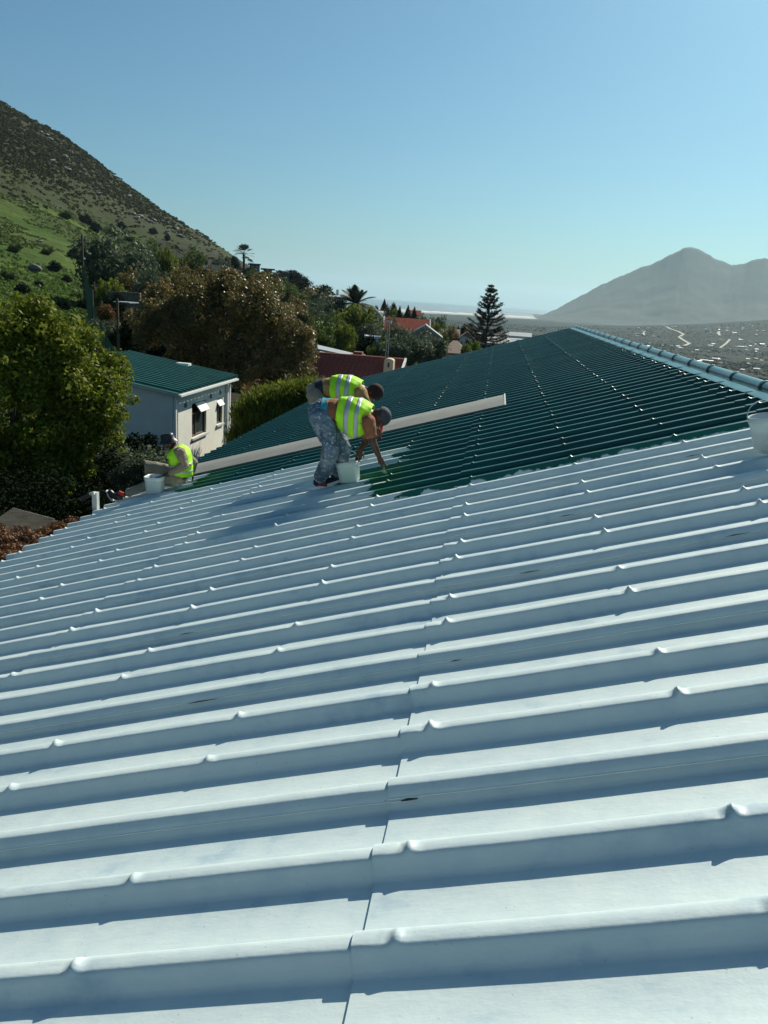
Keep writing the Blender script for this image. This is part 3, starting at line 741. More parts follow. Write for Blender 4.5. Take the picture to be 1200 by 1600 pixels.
# lime hedge shrubs below the bronze tree: upright pointed leaves
for i, (px, py, s) in enumerate([(390, 650, .8), (405, 640, 1.0), (425, 632, 1.1), (450, 628, 1.1), (470, 622, 1.0), (490, 615, .8), (393, 678, .7), (376, 684, .55), (415, 665, .8), (445, 655, .8)]):
    c = atd(px, py, 29-.1*i); C_ = []; rng = np.random.default_rng(200+i)
    n = 1900
    P = rng.normal(0, 1, (n, 3)); P /= np.linalg.norm(P, axis=1)[:, None]; P *= (.55+.5*rng.random(n))[:, None]*np.array([.75, .75, .62])*s
    P += .12*rng.normal(0, 1, (n, 3))
    N = np.cross(P+1e-3, rng.normal(0, 1, (n, 3))); A = np.stack([P[:, 0]*.5, P[:, 1]*.5, np.full(n, .9)], 1)+rng.normal(0, .35, (n, 3)); A /= np.linalg.norm(A, axis=1)[:, None]
    B = np.cross(A, rng.normal(0, 1, (n, 3))); B /= np.linalg.norm(B, axis=1)[:, None]
    sz = rng.uniform(.06, .13, n)[:, None]
    V = np.stack([P-A*sz, P-B*sz*.28, P+A*sz, P+B*sz*.28], 1).reshape(-1, 3)
    V2, F2 = cloud([(0, 0, -.3*s), (0, 0, -.9*s), (0, 0, -1.5*s)], [.55*s, .6*s, .6*s], 900, .07, 300+i)
    Vm, Fm = merge([(V, np.arange(4*n).reshape(n, 4)), (V2, F2)])
    pos_ = ['at the left end, against the outbuilding', 'second from the outbuilding, in the back row', 'third from the outbuilding, in the back row', 'under the bronze tree, mid row', 'behind the bending workers, left of the tiled roof', 'just left of the red tiled roof wall', 'low and in front, touching the green roof edge', 'low and next to the outbuilding corner pipe', 'low, in the middle of the front row', 'low, at the right of the front row'][i]
    rt = empty('lime_shrub', (c.x, c.y, -6.9), 'lime green shrub with upright pointed leaves, '+pos_, 'shrub', 'lime green shrubs below the bronze tree')
    o = D.objects.new('foliage', npmesh('foliage', Vm+np.array([0, 0, c.z+6.9]), Fm, M['L_yg'])); COL.objects.link(o); o.parent = rt
    mb = MB()
    for k in range(6):
        a = k*1.05; mb.tube([(0, 0, -.1), (math.cos(a)*.15, math.sin(a)*.15, .9), (math.cos(a)*.4, math.sin(a)*.4, c.z+6.9)], [.04, .03, .012], 5)
    me = D.meshes.new('stems'); me.from_pydata(mb.v, [], mb.f); me.materials.append(M['bark']); o = D.objects.new('stems', me); COL.objects.link(o); o.parent = rt

# grey-leaved shrub and shrubs whose dark leaf colour carries the shade under the big tree
def shrub_at(px, py, d, w_, h, m, leaves, leaf, seed, label, name='shrub', gz=-7.0, nc=30, lift=None):
    c = atd(px, py, d)
    C_, Rr = clump_set(w_, w_*.9, h, nc, seed, min(w_, h)*.33)
    V, F = cloud(C_, Rr, leaves, leaf, seed+1)
    rt = empty(name, (c.x, c.y, gz), label, 'shrub')
    o = D.objects.new('foliage', npmesh('foliage', V+np.array([0, 0, c.z-gz]), F, m)); COL.objects.link(o); o.parent = rt
    mb = MB()
    for k in range(6):
        a = k*1.05+.3; mb.tube([(0, 0, -.2), (math.cos(a)*w_*.2, math.sin(a)*w_*.2, (c.z-gz)*.5), (math.cos(a)*w_*.5, math.sin(a)*w_*.5, c.z-gz)], [.05, .035, .015], 5)
    me = D.meshes.new('stems'); me.from_pydata(mb.v, [], mb.f); me.materials.append(M['bark']); o = D.objects.new('stems', me); COL.objects.link(o); o.parent = rt
    return rt
shrub_at(225, 742, 15.5, .62, .5, M['L_grey'], 5200, .032, 401, 'small grey-leaved shrub catching the sun behind the seated worker')
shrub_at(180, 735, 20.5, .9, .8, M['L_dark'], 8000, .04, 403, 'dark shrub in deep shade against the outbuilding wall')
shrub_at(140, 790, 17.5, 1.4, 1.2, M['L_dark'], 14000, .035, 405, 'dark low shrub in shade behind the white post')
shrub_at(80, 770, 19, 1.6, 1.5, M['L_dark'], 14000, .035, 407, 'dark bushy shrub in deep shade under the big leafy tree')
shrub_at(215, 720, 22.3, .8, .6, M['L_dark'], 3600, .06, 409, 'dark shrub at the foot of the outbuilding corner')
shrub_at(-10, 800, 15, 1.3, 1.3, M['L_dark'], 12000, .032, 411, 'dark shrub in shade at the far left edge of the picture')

# hillside garden and village trees -------------------------------------------------
def put(kind, px, py, d, hpx, label, name=None, cat='tree', group=None, wide=1.0, base_py=None):
    """top of the tree at image point (px,py), hpx tall at distance d, standing on the ground there"""
    top = atd(px, py, d); H0 = {'round': 4.5, 'olive': 4.0, 'dark': 5.0, 'lime': 3.0, 'bronze': 4.0}.get(kind, 1.35)
    gz = g1(top.x, top.y); hv = hpx/FPX*d
    s = hv/H0; z = min(gz, top.z-hv) if kind in ('x',) else top.z-hv
    # stand on the ground: stretch the trunk down rather than float
    H = top.z-gz
    if H > hv*.6: sz = H/H0; 
    else: sz = s; 
    base = gz if H > hv*.6 else top.z-hv
    r = plant(kind, (top.x, top.y, base-.05), s*wide, name or ('bush' if kind.startswith('bush') else 'tree'), label, cat, group, sz=sz)
    return r
put('olive', 178, 376, 118, 62, 'large silvery-green tree at the top of the garden beside the hill fence', wide=1.5)
put('round', 235, 392, 125, 40, 'dark round tree right of the silvery tree, below the hill meadow', wide=1.1)
put('lime', 262, 398, 120, 26, 'small tree with yellow tips right of the silvery tree')
put('bronze', 205, 430, 92, 46, 'rusty topped bush above the terrace walls')
put('lime', 172, 442, 80, 34, 'yellow-green rounded bush on the terrace beside the brick pillar')
put('dark', 178, 462, 70, 34, 'dark rounded bush in front of the terrace wall')
put('olive', 240, 425, 88, 46, 'grey shrubby tree on the right of the terraces', wide=1.2)
put('round', 300, 395, 190, 30, 'bushy tree on the crest line left of the pale garden walls', wide=1.3)
put('bronze', 285, 420, 110, 30, 'copper leaved bush behind the slender tree')
put('olive', 165, 500, 58, 60, 'leafy grey-green shrub tree right of the palisade fence', wide=1.0)
put('dark', 205, 505, 55, 60, 'dark tree behind the outbuilding roof', wide=1.2)
put('dark', 240, 520, 52, 60, 'dark tree behind the white roof vent of the outbuilding', wide=1.1)
put('lime', 225, 512, 53, 26, 'small light green shrub in the shade of the slender tree')
put('round', 150, 530, 50, 45, 'green bush at the foot of the palisade fence', wide=1.1)
# crest of the spur
for px, py, d, h, k, lb in [(345, 405, 260, 22, 'olive', 'grey tree on the crest left of the fan palm'), (362, 402, 280, 22, 'dark', 'dark tree just left of the fan palm'),
    (398, 424, 250, 22, 'round', 'tree in front of the dark flat-roofed house'), (440, 424, 300, 22, 'dark', 'dark clump of trees on the crest right of the long dark wall'),
    (458, 424, 290, 32, 'dark', 'tall dark tree at the right end of the crest'), (470, 436, 270, 30, 'dark', 'dark tree stepping down from the crest'),
    (445, 440, 220, 30, 'round', 'green tree below the long dark wall'), (425, 442, 200, 28, 'lime', 'yellow-green bush below the dark flat-roofed house'),
    (462, 452, 190, 32, 'round', 'rounded green tree in the middle of the spur'), (478, 455, 230, 28, 'dark', 'dark tree at the shoulder of the spur'),
    (490, 452, 215, 30, 'bronze', 'rusty tinted tree left of the white hillside house'), (504, 448, 220, 34, 'dark', 'dark palm-like tree left of the white hillside house'),
    (480, 478, 150, 32, 'olive', 'grey-green tree below the shoulder of the spur'), (512, 466, 150, 40, 'olive', 'big grey tree under the white hillside house'),
    (498, 482, 130, 34, 'olive', 'grey bush left of the round bright green tree'), (520, 500, 95, 34, 'round', 'green leafy tree above the pale flat roofs'),
    (500, 510, 85, 36, 'round', 'green leafy bush right of the bronze tree'), (540, 512, 92, 26, 'lime', 'olive yellow bush above the flat roofs'),
    (462, 470, 120, 34, 'bronze', 'bronze bush behind the wide bronze tree'), (485, 500, 100, 30, 'round', 'bush behind the right shoulder of the bronze tree'),
    (470, 498, 80, 30, 'dark', 'dark bush against the right side of the bronze tree'),
    (590, 508, 96, 40, 'olive', 'grey-green tree in front of the terracotta roof house'), (612, 510, 94, 36, 'olive', 'grey-green tree right of the antenna mast'),
    (575, 528, 80, 30, 'dark', 'dark bush above the pale roofs'), (595, 534, 78, 28, 'round', 'mid green bush behind the antenna mast'), (612, 540, 76, 24, 'dark', 'dark green bush right of the antenna mast foot'),
    (585, 482, 180, 22, 'dark', 'dark tree right of the date palm'), (612, 478, 185, 18, 'dark', 'dark round tree beside the pointed conifer'), (618, 488, 175, 20, 'lime', 'pale green tree left of the three conifers'),
    (570, 478, 190, 20, 'dark', 'dark tree below the date palm'), (535, 486, 140, 30, 'dark', 'dark tree left of the round bright green tree'),
    (660, 497, 170, 14, 'bronze', 'rusty low tree right of the three conifers'), (675, 506, 150, 24, 'round', 'green tree right of the terracotta roof'),
    (695, 504, 190, 26, 'round', 'taller tree in front of the headland'), (707, 513, 170, 20, 'bronze', 'rusty tree among the far village roofs'),
    (722, 512, 185, 16, 'dark', 'dark tree behind the white village house'), (735, 515, 175, 18, 'bronze', 'rusty bush behind the white village house'),
    (690, 520, 120, 20, 'round', 'bush left of the white village house'), (742, 538, 100, 16, 'lime', 'yellow-green bush at the foot of the tall pine'),
    (728, 542, 95, 14, 'lime', 'yellow-green shrub above the roof edge'), (650, 572, 60, 12, 'lime', 'small green bush showing over the green roof beside the tiled roof'),
    (685, 497, 700, 9, 'dark', 'tiny lone tree against the headland')]:
    put(k, px, py, d, h, lb, wide=1.25 if h > 26 else 1.1)
put('lime', 560, 484, 112, 50, 'large round bright green tree in the middle of the spur', wide=1.15)
for px, py, d, h in [(640, 530, 74, 42), (665, 528, 76, 44), (620, 536, 73, 34)]:
    put('olive', px, py, d, h, {640: 'grey feathery tree above the tiled roof chimney', 665: 'large grey feathery tree right of the tiled roof', 620: 'lower grey feathery tree left of its two larger neighbours'}[px], wide=1.35)
# scattered garden trees lower on the spur and along the valley side
for i in range(46):
    px = rnd.uniform(480, 760); py = rnd.uniform(500, 560) if px < 640 else rnd.uniform(508, 545)
    d = rnd.uniform(90, 210) if px < 640 else rnd.uniform(170, 480)
    k = rnd.choice(['round', 'olive', 'dark', 'lime', 'bronze', 'dark']); p = on_ground(px, d)
    s_ = rnd.uniform(.5, 1.0)*(1 if d < 250 else 1.4); plant(k, p, s_, 'tree', f'{sizew(s_, .65, .95)} {KINDW[k]} garden tree {where(p+Vector((0, 0, 2*s_)), "spur")}', 'tree', 'garden trees among the village houses')
for i in range(70):
    px = rnd.uniform(300, 500); d = rnd.uniform(110, 330); p = on_ground(px, d)
    k = rnd.choice(['round', 'olive', 'dark', 'lime', 'bronze', 'dark'])
    s_ = rnd.uniform(.5, 1.0); plant(k, p, s_, 'tree', f'{sizew(s_, .65, .85)} {KINDW[k]} slope tree {where(p+Vector((0, 0, 2*s_)), "spur")}', 'tree', 'bushy trees on the spur')
for i in range(26):
    px = rnd.uniform(205, 330); d = rnd.uniform(62, 135); p = on_ground(px, d)
    k = rnd.choice(['round', 'olive', 'dark', 'lime', 'bronze', 'dark'])
    s_ = rnd.uniform(.35, .75); plant(k, p, s_, 'bush', f'{sizew(s_, .48, .62)} {KINDW[k]} garden bush {where(p+Vector((0, 0, 2*s_)), "spur")}', 'bush', 'bushes in the terraced garden')
# bushes standing on the hill meadow, dark against the grass
for (px, py, d, s) in [(85, 425, 160, 1.6), (105, 443, 135, 1.2), (60, 450, 120, .9), (120, 468, 110, 1.0), (35, 460, 105, 1.2), (100, 486, 85, 1.0), (130, 486, 90, 1.1), (15, 440, 130, 1.5), (135, 352, 300, 3.2), (150, 363, 280, 2.8), (105, 345, 320, 3), (170, 368, 260, 2.6), (200, 380, 240, 2.2), (190, 358, 300, 2.4), (240, 368, 300, 2.6), (262, 376, 280, 2.2), (115, 405, 190, 1.6), (25, 395, 190, 1.7), (75, 400, 185, 1.5)]:
    p = hit(px, py, 45)
    k = rnd.choice(['bush_dark', 'bush_mid', 'bush_dark']); plant(k, p, s*.8, 'bush', f'{sizew(s, 1.3, 2.4)} {KINDW[k]} rounded bush {where(p, "hill")}', 'bush', 'dark bushes dotted on the hillside')

# palms ------------------------------------------------------------------
def palm(px, py, d, crown_px, trunk_h, label, fronds, fan=False, seed=1, droop=1.0):
    c = atd(px, py, d); Rr = crown_px/FPX*d; rs = random.Random(seed)
    root = empty('palm_tree', (c.x, c.y, g1(c.x, c.y)), label, 'palm tree')
    mb = MB(); gz = g1(c.x, c.y)
    mb.tube([(c.x, c.y, min(gz, c.z-trunk_h)-.3), (c.x+.1, c.y, (gz+c.z)/2), (c.x, c.y, c.z)], [.32*Rr/3, .26*Rr/3, .3*Rr/3], 9)
    mb.build('trunk', M['bark'], root, smooth=True)
    for i in range(fronds):
        a = i*2.39996; el = rs.uniform(-.35, 1.35) if not fan else rs.uniform(-.6, 1.4)
        L = Rr*rs.uniform(.8, 1.05); dr = Vector((math.cos(a)*math.cos(el), math.sin(a)*math.cos(el), math.sin(el)))
        mb = MB(); pts = []
        n = 9
        for k in range(n+1):
            t = k/n; pts.append(c+dr*L*t+Vector((0, 0, -droop*L*.42*t*t*(1.2-.5*math.sin(max(el, 0))))))
        side = dr.cross(Vector((0, 0, 1))).normalized()
        if fan:
            hub = c+dr*L*.5
            for k in range(11):
                q = (k-5)/5*1.1; v_ = (dr*math.cos(q)+side*math.sin(q)); e = hub+v_*L*.5+Vector((0, 0, -.12*L))
                w_ = side*.04*L; mb.add([hub, hub+v_*L*.25+dr.cross(v_)*.02+w_, e, hub+v_*L*.25-w_], [(0, 1, 2, 3)])
            mb.tube([c, hub], .03, 4)
        else:
            mb.tube(pts, [.035*Rr/3.5]*n+[.01], 4)
            for k in range(1, n*3):
                t = k/(n*3); j = min(int(t*n), n-1); p = pts[j].lerp(pts[j+1], t*n-j); tg_ = (pts[j+1]-pts[j]).normalized()
                ll = L*.23*math.sin(math.pi*min(1, t*.85+.15))
                for s_ in (-1, 1):
                    e = p+(side*s_*.8+tg_*.6+Vector((0, 0, -.25))).normalized()*ll
                    w_ = tg_*.02*L; mb.add([p-w_, e, p+w_], [(0, 1, 2)])
        mb.build('frond', M['L_palm'], root)
palm(381, 397, 330, 19, 3, 'fan palm silhouetted against the sky on the crest of the spur', 26, True, 3, .4)
palm(556, 475, 150, 42, 2, 'large feathery date palm on the spur beside the white hillside house', 46, False, 5)
palm(498, 462, 190, 18, 2, 'smaller date palm left of the white hillside house', 26, False, 8)
palm(690, 540, 76, 20, 1, 'small palm with pale fronds among the grey feathery trees', 20, False, 9)

# conifers -------------------------------------------------------------
def conifer(px, top, base, d, wpx, label, seed, norfolk=False):
    t_ = atd(px, top, d); b_ = atd(px+ (base-top)*-.067*0, base, d); c = Vector((t_.x, t_.y, 0)); H = t_.z-b_.z; gz = g1(t_.x, t_.y)
    W = wpx/2/FPX*d; rs = random.Random(seed); rng = np.random.default_rng(seed)
    root = empty('norfolk_pine' if norfolk else 'conifer', (t_.x, t_.y, gz), label, 'pine tree' if norfolk else 'conifer')
    mb = MB(); mb.tube([(t_.x, t_.y, min(gz, b_.z)-.3), (t_.x, t_.y, b_.z+H*.5), (t_.x, t_.y, t_.z-.1)], [H*.022, H*.013, H*.003], 8)
    mb.build('trunk', M['bark'], root)
    parts = []; bm_ = MB()
    if norfolk:
        nw = 21
        for i in range(nw):
            f = 1-(i+.3)/nw                       # 1 at the base
            z = b_.z+H*(1-f)+rs.uniform(-.18, .18); L = W*(f**.75)*rs.uniform(.85, 1.08)
            for k in range(6):
                a = 6.283*k/6+rs.uniform(-.25, .25)+i*.4; l = L*rs.uniform(.62, 1.15)
                dr = Vector((math.cos(a), math.sin(a), 0)); up = .25+.25*(1-f)
                p0 = Vector((t_.x, t_.y, z)); p1 = p0+dr*l*.55+Vector((0, 0, l*.02)); p2 = p0+dr*l+Vector((0, 0, l*up*.8))
                bm_.tube([p0, p1, p2], [.035, .022, .01], 4)
                n = int(230+420*f); T = rng.random(n)**.8*.8+.22
                Pp = np.array([tuple(p0.lerp(p1, min(1, t/.55)) if t < .55 else p1.lerp(p2, (t-.55)/.45)) for t in T])
                Pp += rng.normal(0, 1, (n, 3))*np.array([.13, .13, .09])*(.6+.6*f)*rng.choice([.5, 1, 1.7], (n, 1))
                parts.append(leaf_quads(Pp, np.tile([0, 0, 1.], (n, 1)), .12, rng, .38, .6))
        o = bm_.build('branches', M['bark'], root); o['kind'] = 'stuff'
    else:
        n = 1700; f = rng.random(n)**.62; a = rng.random(n)*6.283
        rr_ = W*f*(.7+.35*rng.random(n))*(1+.18*np.sin(a*5+f*30)); P = np.stack([t_.x+rr_*np.cos(a), t_.y+rr_*np.sin(a), t_.z-H*f*.95], 1)
        parts.append(leaf_quads(P, np.stack([np.cos(a), np.sin(a), .6+0*a], 1), H*.045, rng, .5))
    V, F = merge(parts); o = link('crown', npmesh('crown', V, F, M['L_conifer']), root)
conifer(768, 443, 552, 150, 80, 'tall Norfolk Island pine with tiered branches standing against the sea', 21, True)
conifer(601, 467, 487, 175, 12, 'pointed dark conifer standing apart left of the other three', 23)
conifer(625, 478, 500, 168, 10, 'leftmost of the three dark conifers behind the terracotta roof', 24)
conifer(638, 477, 500, 169, 14, 'middle one of the three dark conifers behind the terracotta roof', 25)
conifer(648, 479, 501, 168, 11, 'rightmost of the three dark conifers behind the terracotta roof', 26)

# hillside scrub and grass: one mass each ------------------------------------
def scatter(name, label, m, n, az0, az1, d0, d1, size, leaves, seed, accept, flat=.7, leaf=None):
    rng = np.random.default_rng(seed); n0 = n*6
    a = rng.uniform(az0, az1, n0); dd = np.exp(rng.uniform(math.log(d0), math.log(d1), n0))
    x = dd*np.sin(np.radians(a)); y = dd*np.cos(np.radians(a)); z = ground(x, y)
    ok = accept(x, y, z, a, dd, rng); x, y, z, dd = x[ok][:n], y[ok][:n], z[ok][:n], dd[ok][:n]; n = len(x)
    s = size*(.5+rng.random(n)*.9)*(dd/d0)**.35
    rep = lambda q: np.repeat(q, leaves)
    Dv = rng.normal(0, 1, (n*leaves, 3)); Dv /= np.linalg.norm(Dv, axis=1)[:, None]; Dv[:, 2] = np.abs(Dv[:, 2])
    P = np.stack([rep(x), rep(y), rep(z)], 1)+Dv*(rep(s)*(.6+.4*rng.random(n*leaves)))[:, None]*np.array([1, 1, flat])
    V, F = leaf_quads(P, Dv, leaf or .42, rng, .7, .5)
    if leaf is None:
        ctr = np.repeat(P, 4, axis=0); V = ctr+(V-ctr)*np.repeat(rep(s), 4)[:, None]
    o = link(name, npmesh(name, V, F, m)); tag(o, kind='stuff'); return o
scatter('hillside_scrub', '', M['L_scrub'], 15000, -40, -14, 190, 720, .75, 16, 501, lambda x, y, z, a, d, g: (z > 14) & (z+g.normal(0, 9, len(z)) > 30+18*vnoise(x/30, y/30, 5)))
scatter('meadow_tufts', '', M['L_mid'], 5000, -40, -14, 90, 420, .35, 12, 503, lambda x, y, z, a, d, g: (z > 5) & (z < 40) & (vnoise(x/14, y/14, 78) > .45))
scatter('grass_slope', '', M['L_grass'], 9000, -42, -23.6, 40, 190, .28, 10, 505, lambda x, y, z, a, d, g: (z < 22) & (vnoise(x/7, y/7, 79) > .25), .9)
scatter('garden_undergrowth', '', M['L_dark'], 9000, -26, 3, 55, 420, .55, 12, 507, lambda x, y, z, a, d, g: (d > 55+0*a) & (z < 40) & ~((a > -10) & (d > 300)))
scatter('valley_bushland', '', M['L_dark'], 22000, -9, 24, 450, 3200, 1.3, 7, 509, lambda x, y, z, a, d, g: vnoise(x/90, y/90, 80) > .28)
# rock outcrops
rk = []
for s_ in range(4):
    bm = bmesh.new(); bmesh.ops.create_icosphere(bm, subdivisions=2, radius=1)
    for v in bm.verts:
        q = v.co.copy(); k = .75+.5*(abs(math.sin(q.x*3.1+s_*2))*abs(math.cos(q.y*2.7+s_))+.3*math.sin(q.z*5+s_)); v.co = Vector((q.x*1.3*k, q.y*k, q.z*.62*k))
    me = D.meshes.new('rock'); bm.to_mesh(me); bm.free(); me.materials.append(M['stone']); rk.append(me)
band = [(66, 200), (72, 206), (80, 212), (95, 220), (102, 224), (112, 232), (100, 238), (35, 205), (122, 264), (132, 262), (80, 247), (155, 297), (160, 327), (166, 325), (205, 330), (215, 335), (222, 333), (240, 337), (252, 340), (263, 342), (200, 300), (284, 362), (298, 366), (262, 358), (45, 160), (60, 190), (145, 280), (180, 318), (232, 341), (275, 352), (90, 262), (105, 258), (190, 330), (118, 384), (60, 370)]
for (px, py) in band:
    p = hit(px+rnd.uniform(-2, 2), py+8, 60)
    o = D.objects.new('rock', rnd.choice(rk)); COL.objects.link(o); s = rnd.uniform(.7, 1.7)*p.length/500*1.25; o.location = p+Vector((0, 0, s*.25)); o.scale = (s, s, s); o.rotation_euler = (rnd.uniform(-.3, .3), rnd.uniform(-.3, .3), rnd.uniform(0, 6))
    tag(o, f'{sizew(s/p.length*500, 1.2, 1.8)} pale granite outcrop in the scrub {where(p, "hill")}', 'rock', 'granite outcrops on the hillside')
p = hit(54, 426, 45); me = rk[1].copy(); me.materials.clear(); me.materials.append(M['darkstone']); s = 9.5/FPX*p.length
o = D.objects.new('boulder', me); COL.objects.link(o); o.location = p+Vector((0, 0, s*.4)); o.scale = (s*.8, s, s*1.25); tag(o, 'lone dark boulder sitting on the bright green slope', 'boulder')
p = hit(134, 490, 45); o = D.objects.new('boulder', me); COL.objects.link(o); s = 6/FPX*p.length; o.location = p+Vector((0, 0, s*.3)); o.scale = (s, s, s); tag(o, 'small dark boulder low on the slope beside the palisade fence', 'boulder')
# ------------------------------------------------------------ white outbuilding with a green roof
HX, HY0, HY1, HXL = -10.11, 24.0, 29.45, -14.2
HZ = -3.44; SLO = .14
ob = empty('outbuilding', (-12, 26.7, -7), 'small white plastered outbuilding with a ribbed green roof and two brown windows', 'building')
def hzr(x): return HZ+(HX-x)*SLO
# walls with real openings in the front (+X) wall
ops = [(25.62, 27.0, -5.22, -4.02, 'w'), (28.07, 28.72, -5.12, -4.12, 'w'), (24.06, 24.42, -6.95, -4.05, 'd')]
mb = MB(); th = .22
ycut = sorted({HY0, HY1, *[o[0] for o in ops], *[o[1] for o in ops]})
for a, b_ in zip(ycut[:-1], ycut[1:]):
    op = [o for o in ops if o[0] <= a+1e-6 and o[1] >= b_-1e-6]
    if op:
        mb.box((HX-th, a, -7.4), (HX, b_, op[0][2])); mb.box((HX-th, a, op[0][3]), (HX, b_, HZ-.02))
    else: mb.box((HX-th, a, -7.4), (HX, b_, HZ-.02))
for y in (HY0, HY1-th):
    mb.prism([(HXL, y, -7.4), (HX-th, y, -7.4), (HX-th, y, hzr(HX-th)-.02), (HXL, y, hzr(HXL)-.02)], (0, th, 0))
mb.box((HXL, HY0+th, -7.4), (HXL+th, HY1-th, hzr(HXL)-.04))
mb.build('wall', M['whitewall'], ob)
mb = MB(); x0 = HXL-.15; x1 = HX+.26
yy = HY0-.16; pr = [(0, 0), (.21, 0), (.24, .075), (.30, .075), (.33, 0)]
while yy < HY1+.1:
    for (a, n), (a2, n2) in zip(pr[:-1], pr[1:]):
        P = [(x0, yy+a, hzr(x0)+n+.02), (x0, yy+a2, hzr(x0)+n2+.02), (x1, yy+a2, hzr(x1)+n2+.02), (x1, yy+a, hzr(x1)+n+.02)]
        mb.add(P, [(0, 1, 2, 3)])
    yy += .33
mb.build('roof', M['greenroof'], ob)
mb = MB(); mb.prism([(x0, HY0-.16, hzr(x0)), (x1, HY0-.16, hzr(x1)), (x1, HY0-.16, hzr(x1)-.07), (x0, HY0-.16, hzr(x0)-.07)], (0, .03, 0))
mb.box((x1-.03, HY0-.13, hzr(x1)-.10), (x1+.012, HY1+.15, hzr(x1)-.005)); mb.build('fascia', M['dirtywhite'], ob)
mb = MB(); mb.box((x1+.015, HY0-.13, hzr(x1)-.085), (x1+.08, HY1+.15, hzr(x1)-.02)); mb.build('gutter', M['whitepaint'], ob)
mb = MB(); mb.box((HX+.02, HY0+.02, -7.4), (HX+.09, HY0+.10, HZ-.15)); mb.build('downpipe', M['whitepaint'], ob)
mb = MB(); mb.box((HX-.10, HY0-.09, -7.4), (HX-.02, HY0-.012, HZ-.5)); mb.build('downpipe', M['whitepaint'], ob)
for y in (HY1-.42, HY1-.16):
    mb = MB(); mb.box((HX+.02, y, -7.4), (HX+.10, y+.09, HZ-.16)); mb.build('downpipe', M['whitepaint'], ob)
def window(a, b_, z0, z1, opening):
    w0 = HX-.12
    mb = MB(); t = .055
    mb.box((w0, a, z0), (w0+.06, a+t, z1)); mb.box((w0, b_-t, z0), (w0+.06, b_, z1)); mb.box((w0, a+t, z0), (w0+.06, b_-t, z0+t)); mb.box((w0, a+t, z1-t), (w0+.06, b_-t, z1))
    zt = z1-(z1-z0)*.32; mb.box((w0, a+t, zt-.03), (w0+.06, b_-t, zt+.03))
    if b_-a > 1: ym = a+(b_-a)*.36; mb.box((w0+.002, ym-.03, z0+t), (w0+.058, ym+.03, zt-.03))
    f = mb.build('window', M['brownwood'], ob)
    mb = MB(); mb.box((w0+.02, a+t, z0+t), (w0+.028, b_-t, zt-.03)); mb.build('pane', M['glass'], f)
    mb = MB(); mb.box((HX-.10, a-.05, z0-.07), (HX+.07, b_+.05, z0-.001)); mb.build('sill', M['dirtywhite'], f)
    # top-hung sash pushed open
    ys, ye = (a+(b_-a)*.36, b_-.04) if b_-a > 1 else (a+.05, b_-.04); hh = (z1-z0)*.32
    q = [Vector((w0+.06, ys, z1-.05)), Vector((w0+.06, ye, z1-.05)), Vector((w0+.06+hh*.55, ye, z1-.05-hh*.72)), Vector((w0+.06+hh*.55, ys, z1-.05-hh*.72))]
    mb = MB(); mb.prism(q, (-.018, 0, -.02)); s = mb.build('sash', M['whitepaint'], f)
window(*ops[0][:4], True); window(*ops[1][:4], True)
mb = MB(); mb.box((HX-.13, 24.06, -6.95), (HX-.08, 24.42, -4.05)); mb.build('door', M['brownwood'], ob)
for y, z in ((24.95, -3.98), (27.35, -3.95), (28.35, -3.92)):
    mb = MB(); mb.box((HX-.002, y, z-.09), (HX+.012, y+.2, z+.06)); f = mb.build('air_brick', M['grille'], ob)
mb = MB(); mb.box((-12.15, HY0-.012, -4.25), (-11.75, HY0+.002, -4.12)); mb.build('air_brick', M['grille'], ob)
mb = MB(); mb.box((-11.02, HY0-.2, -5.0), (-10.68, HY0-.003, -4.88)); mb.box((-11.0, HY0-.17, -5.12), (-10.92, HY0-.03, -5.0)); mb.box((-10.80, HY0-.17, -5.14), (-10.70, HY0-.03, -5.0)); mb.build('wall_light', M['dark'], ob)
c = onX(277, 566, -11.9); mb = MB(); mb.box((-12.2, HY1-.15, hzr(-12.2)), (-11.7, HY1+.15, hzr(-11.9)+.14)); mb.build('vent_box', M['whitepaint'], ob)

